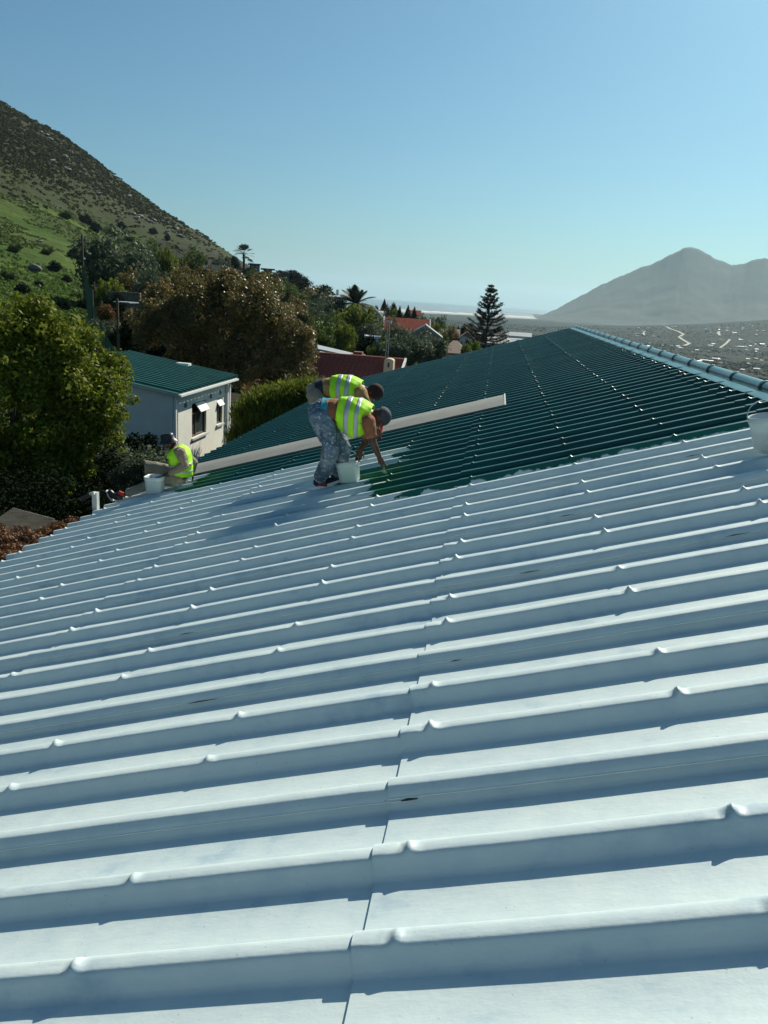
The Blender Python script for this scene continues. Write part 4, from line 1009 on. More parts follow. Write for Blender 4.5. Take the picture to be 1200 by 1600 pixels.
# ------------------------------------------------------------ generic village house
def vhouse(name, label, pl, pr_, py, d, depth, wall_h, roof, rh, mw, mr, wins=0, over=.35, rot=0, chim=False, cat='house', verge=None, winc=None, dim=(.9, 1.1)):
    L = atd(pl, py, d); Q = atd(pr_, py+(pr_-pl)*_sl, d); z = (L.z+Q.z)/2; L.z = Q.z = z
    w_ = (Q-L).length; ctr = (L+Q)/2; ang = math.atan2(Q.y-L.y, Q.x-L.x)+rot
    gz = min(g1(ctr.x, ctr.y), z-wall_h)
    mx = Matrix.Translation((ctr.x, ctr.y, z)) @ Matrix.Rotation(ang, 4, 'Z')
    rt = empty(name, (ctr.x, ctr.y, gz), label, cat)
    T = lambda *p: mx @ Vector(p)
    b0 = -(z-gz)-.5; h = w_/2
    mb = MB(); mb.box((-h, 0, b0), (h, depth, 0), mx)
    if roof == 'gable_side':      # ridge across the view; gables at the ends
        for sx in (-h, h-.2): mb.prism([T(sx, 0, 0), T(sx, depth, 0), T(sx, depth/2, rh)], (mx.to_3x3() @ Vector((.2, 0, 0))))
    if roof == 'gable_front':
        for sy in (0, depth-.2): mb.prism([T(-h, sy, 0), T(h, sy, 0), T(0, sy, rh)], (mx.to_3x3() @ Vector((0, .2, 0))))
    mb.build('wall', mw, rt)
    mb = MB(); t = .14; o = over; k = rh/(depth/2) if roof in ('gable_side', 'hip') else rh/h
    if roof == 'gable_side':
        for s_ in (0, 1):
            ye = -o if s_ == 0 else depth+o; ze = -o*k
            mb.prism([T(-h-o, ye, ze), T(h+o, ye, ze), T(h+o, depth/2, rh), T(-h-o, depth/2, rh)], (0, 0, t))
    elif roof == 'gable_front':
        for s_ in (-1, 1): mb.prism([T(s_*(h+o), -o, -o*k), T(s_*(h+o), depth+o, -o*k), T(0, depth+o, rh), T(0, -o, rh)], (0, 0, t))
    elif roof == 'hip':
        r1 = min(h*.75, depth/2); ze = -o*k
        A = [T(-h-o, -o, ze), T(h+o, -o, ze), T(h+o, depth+o, ze), T(-h-o, depth+o, ze), T(-h+r1, depth/2, rh), T(h-r1, depth/2, rh)]
        mb.add(A+[a-Vector((0, 0, t)) for a in A[:4]], [(0, 1, 5, 4), (1, 2, 5), (2, 3, 4, 5), (3, 0, 4), (0, 6, 7, 1), (1, 7, 8, 2), (2, 8, 9, 3), (3, 9, 6, 0), (6, 9, 8, 7)])
    elif roof == 'flat': mb.box((-h-o, -o, 0.002), (h+o, depth+o, rh), mx)
    elif roof == 'shed': mb.prism([T(-h-o, -o, 0.01), T(h+o, -o, 0.01), T(h+o, -o, .16), T(-h-o, -o, .16)], mx.to_3x3() @ Vector((0, depth+2*o, rh)))
    mb.build('roof', mr, rt)
    if verge:
        mb = MB()
        for s_ in (-1, 1):
            if roof == 'gable_side': mb.prism([T(s_*(h+o)+(.12 if s_ > 0 else -.12)*0, -o, -o*k-.05), T(s_*(h+o), depth/2, rh-.05), T(s_*(h+o), depth/2, rh+.22), T(s_*(h+o), -o, -o*k+.22)], mx.to_3x3() @ Vector((.15*s_, 0, 0)))
            else: mb.prism([T(s_*(h+o), -o-.05, -o*k-.08), T(0, -o-.05, rh-.08), T(0, -o-.05, rh+.2), T(s_*(h+o), -o-.05, -o*k+.2)], mx.to_3x3() @ Vector((0, -.12, 0)))
        mb.build('verge_board', verge, rt)
    for i in range(wins):
        x_ = -h+w_*(i+.5)/wins; ww, wh = dim
        mb = MB(); mb.box((x_-ww/2, -.05, -.55-wh), (x_+ww/2, -.004, -.55), mx); f = mb.build('window', winc or M['whitepaint'], rt)
        mb = MB(); mb.box((x_-ww/2+.08, -.07, -.47-wh), (x_+ww/2-.08, -.052, -.63), mx); mb.build('pane', M['glass'], f)
    if chim:
        mb = MB(); mb.box((-h*.3, depth*.5, rh*.4), (-h*.3+.7, depth*.5+.7, rh+1.1), mx); mb.build('chimney', mw, rt)
    return rt
vhouse('house', 'long terracotta tiled house in front of three dark conifers', 603, 667, 516, 112, 7, 2.6, 'gable_side', 1.6, M['greywall'], M['orangetile'], 2, verge=M['dirtywhite'])
vhouse('house', 'grey gabled house with a dark solar panel below the terracotta roof', 640, 688, 524, 98, 6, 2.4, 'gable_front', 1.2, M['greywall'], M['darkroof'], 1, verge=M['greywall'])
vhouse('house', 'house with a white gable edge half hidden behind the round bright green tree', 566, 600, 497, 119, 6, 2.8, 'gable_front', 1.6, M['whitewall'], M['greyroof'], 0, verge=M['whitepaint'])
vhouse('house', 'white village house with dark arched windows left of the tall pine', 718, 740, 528, 165, 6, 2.8, 'gable_front', 1.1, M['whitewall'], M['browntile'], 3, dim=(.75, 1.7))
vhouse('house', 'white house with a brown tiled roof stretching left of the arched windows', 687, 716, 526, 172, 7, 2.6, 'gable_side', 1.5, M['whitewall'], M['browntile'], 2, dim=(1.6, 1.0))
vhouse('house', 'house with a pale brown hipped roof just above the green roof edge', 694, 726, 549, 118, 7, 2.6, 'hip', 1.5, M['greywall'], M['browntile'], 1, dim=(1.6, .8))
vhouse('house', 'white hillside house with a grey roof beside the date palm', 516, 541, 464, 215, 7, 3.2, 'shed', .9, M['whitewall'], M['greyroof'], 2, chim=True)
vhouse('house', 'dark flat-roofed house on the crest right of the fan palm', 390, 406, 413, 305, 7, 3.0, 'flat', .4, M['darkroof'], M['darkroof'], 2)
vhouse('house', 'dark modern house with an overhanging roof slab on the crest', 412, 425, 421, 290, 7, 3.6, 'flat', .4, M['darkroof'], M['darkroof'], 1, over=1.0)
vhouse('house', 'long low dark house at the right of the crest houses', 427, 452, 427, 285, 7, 2.6, 'flat', .3, M['darkroof'], M['darkroof'], 0)
vhouse('garden_wall', 'pale broken garden wall on the crest left of the fan palm', 306, 324, 414, 215, .4, 1.4, 'flat', .12, M['whitewall'], M['whitewall'], 0, over=.05, cat='wall')
vhouse('garden_wall', 'second pale garden wall on the crest, nearer to the fan palm', 330, 350, 414, 220, .4, 1.4, 'flat', .12, M['greywall'], M['greywall'], 0, over=.05, cat='wall')
vhouse('house', 'low house with a peach wall showing between the garden bushes', 496, 514, 512, 105, 5, 2.0, 'shed', .5, M['peach'], M['greyroof'], 0)
vhouse('house', 'small flat white roofed house below the round bright green tree', 574, 592, 528, 92, 4, 1.8, 'flat', .25, M['whitewall'], M['whitepaint'], 0)
vhouse('warehouse', 'long pale warehouse on the flats right of the tall pine', 790, 830, 524, 620, 20, 5, 'gable_side', 2.5, M['whitewall'], M['greyroof'], 0, cat='warehouse')
vhouse('warehouse', 'lower grey warehouse in front of the long pale one', 796, 850, 531, 560, 16, 4, 'flat', .6, M['greywall'], M['greyroof'], 0, cat='warehouse')
FARL = 'tiny pale house in the far village on the flats behind the tall pine'
base_wall, base_roofs = M['whitewall'], [M['greyroof'], M['browntile'], M['orangetile'], M['whitepaint']]
def box_house_mesh(i, mw, mr, w_, dp, h, rh):
    mb = MB(); mb.box((-w_/2, -dp/2, -1.5), (w_/2, dp/2, h)); k = len(mb.f)
    mb.prism([(-w_/2-.4, -dp/2-.4, h-.1), (-w_/2-.4, dp/2+.4, h-.1), (-w_/2-.4, 0, h+rh)], (w_+.8, 0, 0))
    me = D.meshes.new('small_house'); me.from_pydata(mb.v, [], mb.f); me.materials.append(mw); me.materials.append(mr)
    for j, p in enumerate(me.polygons): p.material_index = int(j >= k)
    return me
M['farwall'] = mat('dull_render_wall', (.42, .42, .39), .9, .1, .2)  # duller wall render for the distant houses
hm = [box_house_mesh(i, mw, mr, *dd) for i, (mw, mr, dd) in enumerate([(M['farwall'], M['greyroof'], (14, 9, 3, 2)), (M['whitewall'], M['greyroof'], (12, 9, 3, 1.2)), (M['cream'], M['browntile'], (12, 10, 3, 2.4)), (M['greywall'], M['browntile'], (13, 9, 3, 2.2)), (M['greywall'], M['greyroof'], (26, 12, 4, 1.5))])]
def small_house(p, label, grp, s=1):
    o = D.objects.new('small_house', rnd.choice(hm)); COL.objects.link(o); o.location = p; o.rotation_euler = (0, 0, rnd.uniform(-.7, .7)); o.scale = (s, s, s)
    tag(o, label, 'house', grp)
for i in range(40):
    px = rnd.uniform(655, 790); p = on_ground(px, rnd.uniform(230, 900)); small_house(p, 'tiny house of the far village '+where(p, 'town'), 'tiny houses of the far village', .8)
TL = 'tiny pale house in the hazy suburb below the mountain'
spots = [(1103, 515), (1110, 516), (1118, 517), (1072, 512), (1124, 512), (1100, 516), (1155, 532), (1158, 532), (1108, 541), (1112, 541), (1090, 541), (1118, 537), (1125, 531), (1150, 543), (1158, 543), (1165, 544), (1172, 542), (1180, 540), (1190, 539), (1195, 544), (1182, 547), (1107, 549), (1098, 564), (1104, 564), (1110, 565), (1116, 562), (1122, 561), (1090, 566), (1172, 508), (1176, 510), (1182, 524), (1193, 518), (1160, 516), (1126, 569), (1160, 579), (1182, 579), (1168, 562), (1180, 563), (1190, 564), (1050, 542), (1015, 537), (1037, 510), (1050, 511), (1055, 511)]
for i in range(52): spots.append((rnd.uniform(990, 1200), 0))
for px, py in spots:
    if py == 0:
        lo = 585+(px-1000)*.03; py = rnd.uniform(512+(px-990)*-.0, 548 if rnd.random() < .75 else 585)
    p = hit(px, py, 300, 5000)
    if p.length < 4500: small_house(p, 'tiny pale suburb house '+where(p, 'town'), 'tiny houses in the hazy suburb', rnd.uniform(.3, .6))
# sandy tracks and roads on the far slope
def track(name, pts, w_):
    mb = MB(); P = [hit(x_, y_, 300, 5000) for x_, y_ in pts]; Q = []
    for a, b_ in zip(P[:-1], P[1:]):
        n = max(2, int((b_-a).length/40))
        for k in range(n): q = a.lerp(b_, k/n); Q.append(Vector((q.x, q.y, g1(q.x, q.y)+1.2)))
    for i, q in enumerate(Q[:-1]):
        t = (Q[i+1]-q).normalized(); s_ = t.cross(Vector((0, 0, 1))).normalized()*w_
        if i == 0: last = (q-s_, q+s_)
        nx = (Q[i+1]-s_, Q[i+1]+s_); mb.add([last[0], last[1], nx[1], nx[0]], [(0, 1, 2, 3)]); last = nx
    tag(mb.build(name, M['sand']), kind='structure')
M['sand'] = mat('pale_sand', (.40, .37, .30), .9, .1, .05)
track('sandy_track', [(1041, 511), (1047, 515), (1060, 519), (1068, 523), (1061, 528), (1070, 534), (1077, 537), (1064, 541)], 4.5)
track('sandy_track', [(1123, 519), (1123, 524), (1128, 527)], 4); track('sandy_track', [(1140, 532), (1134, 539), (1122, 545)], 3); track('sandy_track', [(1009, 518), (1005, 520), (1007, 525)], 3)

# ------------------------------------------------------------ red tiled house behind the green roof
rh_ = empty('tiled_house', (-9, 46, -7), 'near house with a dark red tiled roof and cream chimney behind the green roof', 'house')
XA, XB, YR, ZR, YE, ZE = -14.5, -5.35, 47.4, -3.72, 43.0, -5.15
mb = MB(); mb.box((XA+.3, YE+.35, -8.2), (XB-.3, 51.2, ZE-.05)); mb.prism([(XB-.32, YE+.35, ZE-.05), (XB-.32, 51.2, ZE-.05), (XB-.32, YR, ZR-.12)], (-.2, 0, 0)); mb.build('wall', M['peach'], rh_)
nx_, ny_ = int((XB-XA)/.3)*4, 14
V = []; rows_ = []
for j in range(ny_):
    for e in (0, 1):
        t = (j+e)/ny_
        for i in range(nx_+1):
            x_ = XA+(XB-XA)*i/nx_; w_ = .035*abs(math.sin(math.pi*x_/.3))
            V.append((x_, YR+(YE-YR)*t, ZR+(ZE-ZR)*t+w_+(.045 if e else .0)))
I = np.arange(len(V)).reshape(ny_*2, nx_+1); F = np.stack([I[:-1, :-1], I[:-1, 1:], I[1:, 1:], I[1:, :-1]], -1).reshape(-1, 4)
o = link('roof_tiles', npmesh('roof_tiles', V, F, M['redtile'], False), rh_); o['kind'] = 'stuff'
mb = MB(); mb.prism([(XA, YR, ZR), (XB, YR, ZR), (XB, 51.6, ZE), (XA, 51.6, ZE)], (0, 0, -.1)); mb.build('rear_roof', M['redtile'], rh_)
mb = MB(); mb.tube([(XA, YR, ZR+.03), (XB, YR, ZR+.03)], .11, 8); mb.build('ridge_tiles', M['redtile'], rh_)
mb = MB(); mb.prism([(XB+.0, YR, ZR-.02), (XB, YE, ZE-.02), (XB, YE, ZE+.14), (XB, YR, ZR+.16)], (.12, 0, 0)); mb.build('verge_board', M['whitepaint'], rh_)
c = at(608, 570, 45.6); mb = MB(); w_ = .27
pr = [(c.x-w_, c.z-.9), (c.x-w_, c.z+.22)]+[(c.x+w_*math.cos(q), c.z+.24+.13*math.sin(q)) for q in [math.pi-math.pi*k/8 for k in range(9)]]+[(c.x+w_, c.z+.22), (c.x+w_, c.z-.9)]
mb.prism([(x_, 45.3, z_) for x_, z_ in pr], (0, .75, 0)); ch = mb.build('chimney', M['cream'], rh_)
mb = MB(); mb.box((c.x-.05, 45.28, c.z-.12), (c.x+.06, 45.31, c.z+.15)); mb.build('vent_slot', M['black'], ch)
c = at(559, 556, 50); mb = MB(); mb.box((c.x-.4, 49.8, c.z-1.2), (c.x+.4, 50.6, c.z+.1)); mb.box((c.x-.28, 49.9, c.z+.1), (c.x+.28, 50.5, c.z+.25)); o = mb.build('brick_chimney', M['brick']); tag(o, 'squat brown brick chimney between the tiled roof and the pale roofs', 'chimney')
# lattice antenna mast
a0, a1 = at(601, 578, 46.9), at(606, 505, 46.9); rt = empty('antenna_mast', a0, 'thin lattice antenna mast rising beside the cream chimney', 'antenna')
mb = MB(); off = Vector((.16, 0, 0)); mb.tube([a0, a1], .018, 5); mb.tube([a0+off, a1+off*.7], .018, 5); mb.build('pole', M['greyroof'], rt)
for k in range(9):
    t = (k+.5)/9; p_ = a0.lerp(a1, t); mb = MB(); mb.tube([p_, p_+off*(1-.3*t)], .012, 4); mb.build('rung', M['greyroof'], rt)
mb = MB(); p_ = a1; mb.box((p_.x-.12, p_.y-.1, p_.z), (p_.x+.22, p_.y+.1, p_.z+.14)); mb.tube([p_+Vector((-.05, 0, .1)), p_+Vector((-.05, 0, .35))], .012, 4); mb.build('antenna_head', M['greyroof'], rt)
# pale flat roofs behind it
# a few more roofs among the trees of the spur
for a_ in [(548, 566, 492, 175), (505, 519, 487, 160), (668, 684, 533, 125), (676, 692, 514, 200), (742, 756, 531, 190), (640, 656, 492, 230)]:
    vhouse('house', 'half-hidden house with pale walls '+where(atd((a_[0]+a_[1])/2, a_[2], a_[3]), 'spur'), a_[0], a_[1], a_[2], a_[3], 6, 2.6, 'gable_side', 1.2, M['whitewall'], rnd.choice([M['greyroof'], M['browntile'], M['orangetile']]), 2, dim=(1.2, 1))
rt = empty('flat_roofed_house', at(540, 560, 58)-Vector((0, 0, 3)), 'house with long pale flat sheet roofs between the bronze tree and the brick chimney', 'house')
A = [at(494, 538, 64), at(592, 561, 60), at(588, 564, 56), at(497, 545, 60)]
mb = MB(); mb.prism(A, (0, 0, -.2)); mb.build('roof', M['greyroof'], rt)
A2 = [at(500, 549, 56.5), at(592, 563, 54.5), at(592, 566.5, 52.5), at(500, 557, 52.5)]; mb = MB(); mb.prism(A2, (0, 0, -.15)); mb.build('lower_roof', M['whitepaint'], rt)
mb = MB(); q = [Vector((p_.x*.995, p_.y, p_.z-.21)) for p_ in A]; mb.prism(q, (0, 0, -3.5)); q = [Vector((p_.x, p_.y+.1, p_.z-.16)) for p_ in A2]; mb.prism(q, (0, 0, -2.6)); mb.build('wall', M['greywall'], rt)
# terrace walls, pillar, canopy
def block(name, label, cat, px, py, d, w_, h, m, dep=.5, rot=0):
    c = atd(px, py, d); mx = Matrix.Translation(c) @ Matrix.Rotation(rot, 4, 'Z'); mb = MB(); W = w_/FPX*d/2; gz = g1(c.x, c.y)
    mb.box((-W, 0, min(-h, gz-c.z)-.4), (W, dep, 0), mx); o = mb.build(name, m); tag(o, label, cat); return o, c, mx
block('terrace_wall', 'upper stone terrace wall left of the checkered pillar', 'wall', 160, 445, 82, 22, 1.2, M['terrace'], rot=.25)
block('terrace_wall', 'long dark stone terrace wall right of the checkered pillar', 'wall', 194, 456, 78, 44, 1.2, M['terrace'], rot=.2)
block('terrace_wall', 'lower dark garden wall under the red flowers', 'wall', 238, 471, 66, 44, 2.0, M['terrace'], rot=.1)
rt = empty('garden_pillar', atd(172, 462, 80), 'garden pillar of alternating pale and brown bricks on the terrace', 'pillar')
for k in range(8):
    c = atd(172.5, 445+k*2.9, 80); mb = MB(); mb.box((c.x-.22, c.y-.2, c.z-.18), (c.x+.22, c.y+.2, c.z+.005)); mb.build('brick', M['dirtywhite'] if k % 2 == 0 else M['brick'], rt)
c = atd(197, 473, 64); mb = MB(); mb.box((c.x-.65, c.y-.8, c.z), (c.x+.65, c.y+.8, c.z+.07)); rt = empty('canopy', (c.x, c.y, g1(c.x, c.y)), 'small pale garden canopy on posts beside the terrace walls', 'canopy'); mb.build('roof', M['greyroof'], rt)
for sx in (-.6, .6):
    mb = MB(); mb.tube([(c.x+sx, c.y, g1(c.x, c.y)-.3), (c.x+sx, c.y, c.z)], .04, 5); mb.build('post', M['bark'], rt)
for px, py, d, s, lb in [(165, 492, 52, .55, 'bush of red flowers beside the palisade fence'), (232, 462, 66, .5, 'red and pink flowering bush above the lower garden wall')]:
    c = atd(px, py, d); C_, Rr = clump_set(s, s, s*.8, 14, 77, .3); V, F = cloud(C_, Rr, 1500, .05, 78)
    rt = empty('flower_bush', (c.x, c.y, g1(c.x, c.y)), label=lb, cat='bush'); off = np.array([0, 0, c.z-g1(c.x, c.y)])
    V2, F2 = cloud(C_, [r_*.95 for r_ in Rr], 1500, .06, 79)
    o = D.objects.new('flowers', npmesh('flowers', V+off, F, M['flower'])); COL.objects.link(o); o.parent = rt
    o = D.objects.new('foliage', npmesh('foliage', V2+off, F2, M['L_mid'])); COL.objects.link(o); o.parent = rt
# palisade fence running down the slope
path = [(131, 400, 122), (134, 420, 104), (139, 443, 86), (146, 470, 70), (156, 500, 57), (166, 522, 49), (180, 550, 43)]
pts = [atd(*q) for q in path]; fe = empty('palisade_fence', (pts[3].x, pts[3].y, g1(pts[3].x, pts[3].y)), 'green steel palisade fence running down the slope between grass and garden', 'fence')
pm = MB(); pm.box((-.04, -.012, -2.3), (.04, .012, -.08)); pm.add([(-.04, 0, -.08), (.04, 0, -.08), (0, 0, 0)], [(0, 1, 2)]); pme = D.meshes.new('pale'); pme.from_pydata(pm.v, [], pm.f); pme.materials.append(M['palisade'])
tot = sum((b_-a).length for a, b_ in zip(pts[:-1], pts[1:])); n = 250; k = 0
for i in range(n):
    s_ = tot*(1-(1-i/n)**1.0); q = s_; j = 0
    while j < len(pts)-2 and q > (pts[j+1]-pts[j]).length: q -= (pts[j+1]-pts[j]).length; j += 1
    p_ = pts[j].lerp(pts[j+1], min(1, q/(pts[j+1]-pts[j]).length))
    o = D.objects.new('pale', pme); COL.objects.link(o); o.parent = fe; o.matrix_parent_inverse = fe.matrix_basis.inverted(); dr = pts[j+1]-pts[j]
    o.location = p_; o.rotation_euler = (0, 0, math.atan2(dr.y, dr.x)+.5); o.scale = (1, 1, max(1, (p_.z-g1(p_.x, p_.y)+.3)/2.3))
mb = MB()
for dz in (-.5, -1.7):
    mb.tube([p_+Vector((0, 0, dz)) for p_ in pts], .03, 4)
mb.build('rail', M['palisade'], fe)
for px, py0, py1, d in [(128, 366, 405, 112), (144, 452, 500, 68), (183, 466, 535, 47), (158, 470, 510, 60), (147, 440, 470, 80)]:
    a0 = atd(px, py0, d); gz = g1(a0.x, a0.y); mb = MB(); mb.tube([(a0.x, a0.y, min(gz, atd(px, py1, d).z)-.2), tuple(a0)], .07 if d < 90 else .12, 6); mb.build('post', M['bark'], fe)

# ------------------------------------------------------------ bits along the eave on the left
p0 = at(149, 803, 10.5); p1 = at(149, 769, 10.5); rt = empty('floodlight_post', (p0.x, p0.y, p0.z-1.5), 'white square post with a dark floodlight standing just outside the roof edge', 'post')
mb = MB(); mb.box((p1.x-.038, p1.y-.038, p0.z-3.4), (p1.x+.038, p1.y+.038, p1.z)); mb.build('post', M['dirtywhite'], rt)
mb = MB(); c = at(145, 771, 10.45); q = at(124, 781, 10.45); dv = (q-c).normalized()
up_ = Vector((0, 0, 1)); sd_ = dv.cross(up_).normalized(); nn = sd_.cross(dv)
mxx = Matrix((dv, sd_, nn)).transposed().to_4x4(); mxx.translation = c
mb.box((.02, -.06, -.035), (.19, .06, .03), mxx); f = mb.build('floodlight', M['dark'], rt)
mb = MB(); mb.box((.192, -.05, -.03), (.2, .05, .025), mxx); mb.build('lens', M['dirtywhite'], f)
mb = MB(); mb.tube([c+Vector((.03, 0, .01)), c+dv*.04], .028, 8); mb.build('bracket', M['dirtywhite'], rt)
# weathered lean-to roof and dead leaves beyond the eave
rt = empty('lean_to', at(40, 830, 10.5)-Vector((0, 0, 2)), 'weathered corrugated lean-to roof with loose edges under the big leafy tree', 'shed')
A = at(20, 795, 11.5); B = at(84, 812, 11.0); C1 = at(62, 846, 9.6); D1 = at(-20, 822, 9.9)
mb = MB(); n = 22
for i in range(n):
    def e(t): return A.lerp(B, t), D1.lerp(C1, t)
    for t0, t1, z0, z1 in ((i/n, (i+.5)/n, 0, .03), ((i+.5)/n, (i+1)/n, .03, 0)):
        a, d_ = e(t0); b2, c2 = e(t1); mb.add([a+up_*z0, b2+up_*z1, c2+up_*z1, d_+up_*z0], [(0, 1, 2, 3)])
mb.build('sheet', M['oldmetal'], rt)
mb = MB(); mb.tube([A, B], .02, 5); mb.tube([D1, C1], .022, 5); mb.build('edge_batten', M['dirtywhite'], rt)
mb = MB()
for q in (A, B, C1, D1): mb.tube([q-Vector((0, 0, 3.2)), q-Vector((0, 0, .02))], .05, 6)
mb.build('posts', M['bark'], rt)['kind'] = 'stuff'
rng = np.random.default_rng(9); C_ = []; Rr = []
for px, py, Yd in [(5, 850, 8.9), (25, 835, 9.2), (45, 850, 9.1), (70, 838, 9.6), (90, 828, 10), (105, 820, 10.3), (15, 870, 8.5), (0, 830, 9.4), (60, 856, 9.0), (85, 845, 9.5), (35, 865, 8.8), (115, 815, 10.5), (-15, 850, 8.9)]:
    c = at(px, py, Yd)
    for k in range(4): C_.append((c.x+rng.normal(0, .08)-.12, c.y+rng.normal(0, .12), c.z+rng.normal(0, .03)-.07)); Rr.append(.12)
V, F = cloud(C_, Rr, 9000, .022, 91, .6); tag(link('dead_leaves', npmesh('dead_leaves', V, F, leafmat('dry_leaf', (.08, .04, .02), (.20, .10, .05), (.33, .20, .10), .2))), kind='stuff')
# ------------------------------------------------------------ people
def ring_tube(mb, pts, rad, side=None, seg=14):
    """closed tube through pts; rad: list of r or (r_side, r_other)"""
    pts = [Vector(p) for p in pts]; n = len(pts); vs = []; k0 = None
    ref = Vector(side) if side is not None else None
    for i, p in enumerate(pts):
        t = (pts[min(i+1, n-1)]-pts[max(i-1, 0)]).normalized()
        rf = ref if ref is not None else (Vector((0, 1, 0)) if abs(t.y) < .8 else Vector((1, 0, 0)))
        a = (rf-t*rf.dot(t)).normalized(); c = t.cross(a)
        r_ = rad[i]; ra, rb = r_ if isinstance(r_, tuple) else (r_, r_)
        for k in range(seg):
            q = 6.28318*k/seg; vs.append(p+a*math.cos(q)*ra+c*math.sin(q)*rb)
    t0 = (pts[0]-pts[1]).normalized(); t1 = (pts[-1]-pts[-2]).normalized()
    r0 = rad[0] if not isinstance(rad[0], tuple) else min(rad[0]); r1 = rad[-1] if not isinstance(rad[-1], tuple) else min(rad[-1])
    vs += [pts[0]+t0*r0*.7, pts[-1]+t1*r1*.7]; e0, e1 = n*seg, n*seg+1
    fs = [(i*seg+k, i*seg+(k+1) % seg, (i+1)*seg+(k+1) % seg, (i+1)*seg+k) for i in range(n-1) for k in range(seg)]
    fs += [(k, e0, (k+1) % seg) for k in range(seg)]+[((n-1)*seg+(k+1) % seg, e1, (n-1)*seg+k) for k in range(seg)]
    mb.add(vs, fs)
def ball(mb, c, r_, sc=(1, 1, 1), mx=None):
    bm = bmesh.new(); bmesh.ops.create_icosphere(bm, subdivisions=3, radius=r_)
    c = Vector(c); m3 = mx or Matrix.Identity(3)
    mb.add([c+m3 @ Vector((v.co.x*sc[0], v.co.y*sc[1], v.co.z*sc[2])) for v in bm.verts], [tuple(v.index for v in f.verts) for f in bm.faces]); bm.free()
def fuse(mb, name, m, parent, voxel=.012, smooth=3, wrinkle=0):
    """melt overlapping volumes into one continuous surface"""
    o = mb.build(name, m, parent)
    md = o.modifiers.new('r', 'REMESH'); md.mode = 'VOXEL'; md.voxel_size = voxel; md.use_smooth_shade = True
    ms = o.modifiers.new('s', 'SMOOTH'); ms.iterations = smooth; ms.factor = .6
    if wrinkle:
        tx = D.textures.new('folds', 'CLOUDS'); tx.noise_scale = .07; tx.noise_depth = 2
        d_ = o.modifiers.new('d', 'DISPLACE'); d_.texture = tx; d_.strength = wrinkle; d_.mid_level = .5; d_.texture_coords = 'GLOBAL'
    dg = bpy.context.evaluated_depsgraph_get(); dg.update()
    me = D.meshes.new_from_object(o.evaluated_get(dg)); o.modifiers.clear(); o.data = me
    return o
def hand(mb, wrist, direction, palm_n, curl=.5, s=1.0, thumb_side=1):
    w_ = Vector(wrist); dr = Vector(direction).normalized(); pn = Vector(palm_n); pn = (pn-dr*pn.dot(dr)).normalized(); sd_ = dr.cross(pn).normalized()
    ring_tube(mb, [w_-dr*.03*s, w_+dr*.02*s, w_+dr*.085*s], [(.030*s, .022*s), (.038*s, .019*s), (.042*s, .015*s)], side=sd_, seg=12)
    for i, L in enumerate((.068, .078, .072, .056)):
        b = w_+dr*.082*s+sd_*(-.030+.020*i)*s; P = [b-dr*.02*s, b]; d2 = dr.copy(); a = 0
        for j, f in enumerate((.45, .32, .23)):
            a += curl*(.55, .75, .5)[j]; d2 = dr*math.cos(a)+pn*math.sin(a); P.append(P[-1]+d2*L*f*s)
        ring_tube(mb, P, [.009*s, .009*s, .0085*s, .008*s, .007*s], seg=8)
    b = w_+dr*.025*s-sd_*.03*s*thumb_side; d2 = (dr*.6-sd_*thumb_side*.7+pn*.35).normalized(); m_ = b+d2*.045*s
    ring_tube(mb, [b-d2*.015, b, m_, m_+(dr*.6+pn*.6).normalized()*.03*s], [.012*s, .012*s, .010*s, .008*s], seg=8)
def head(mb, c, up, face, s=1.0):
    c = Vector(c); up = Vector(up).normalized(); f = Vector(face); f = (f-up*f.dot(up)).normalized(); sd_ = up.cross(f)
    mx = Matrix((sd_, f, up)).transposed()
    ball(mb, c, .092*s, (.84, 1.02, 1.12), mx)
    ball(mb, c+f*.028*s-up*.06*s, .058*s, (.95, .95, 1.0), mx)            # jaw
    ball(mb, c+f*.090*s-up*.012*s, .016*s, (.8, 1.1, 1.5), mx)            # nose
    ball(mb, c+f*.078*s-up*.055*s, .018*s, (1.4, .7, .5), mx)             # lips
    for q in (-1, 1):
        ball(mb, c+sd_*q*.080*s-f*.004*s-up*.01*s, .022*s, (.35, .8, 1.25), mx)
    return mx
def eyes(c, mx, parent, s=1.0):
    for q in (-1, 1):
        mb = MB(); ball(mb, Vector(c)+mx @ Vector((q*.032*s, .082*s, .006*s)), .010*s); mb.build('eye', M['dirtywhite'], parent, smooth=True)
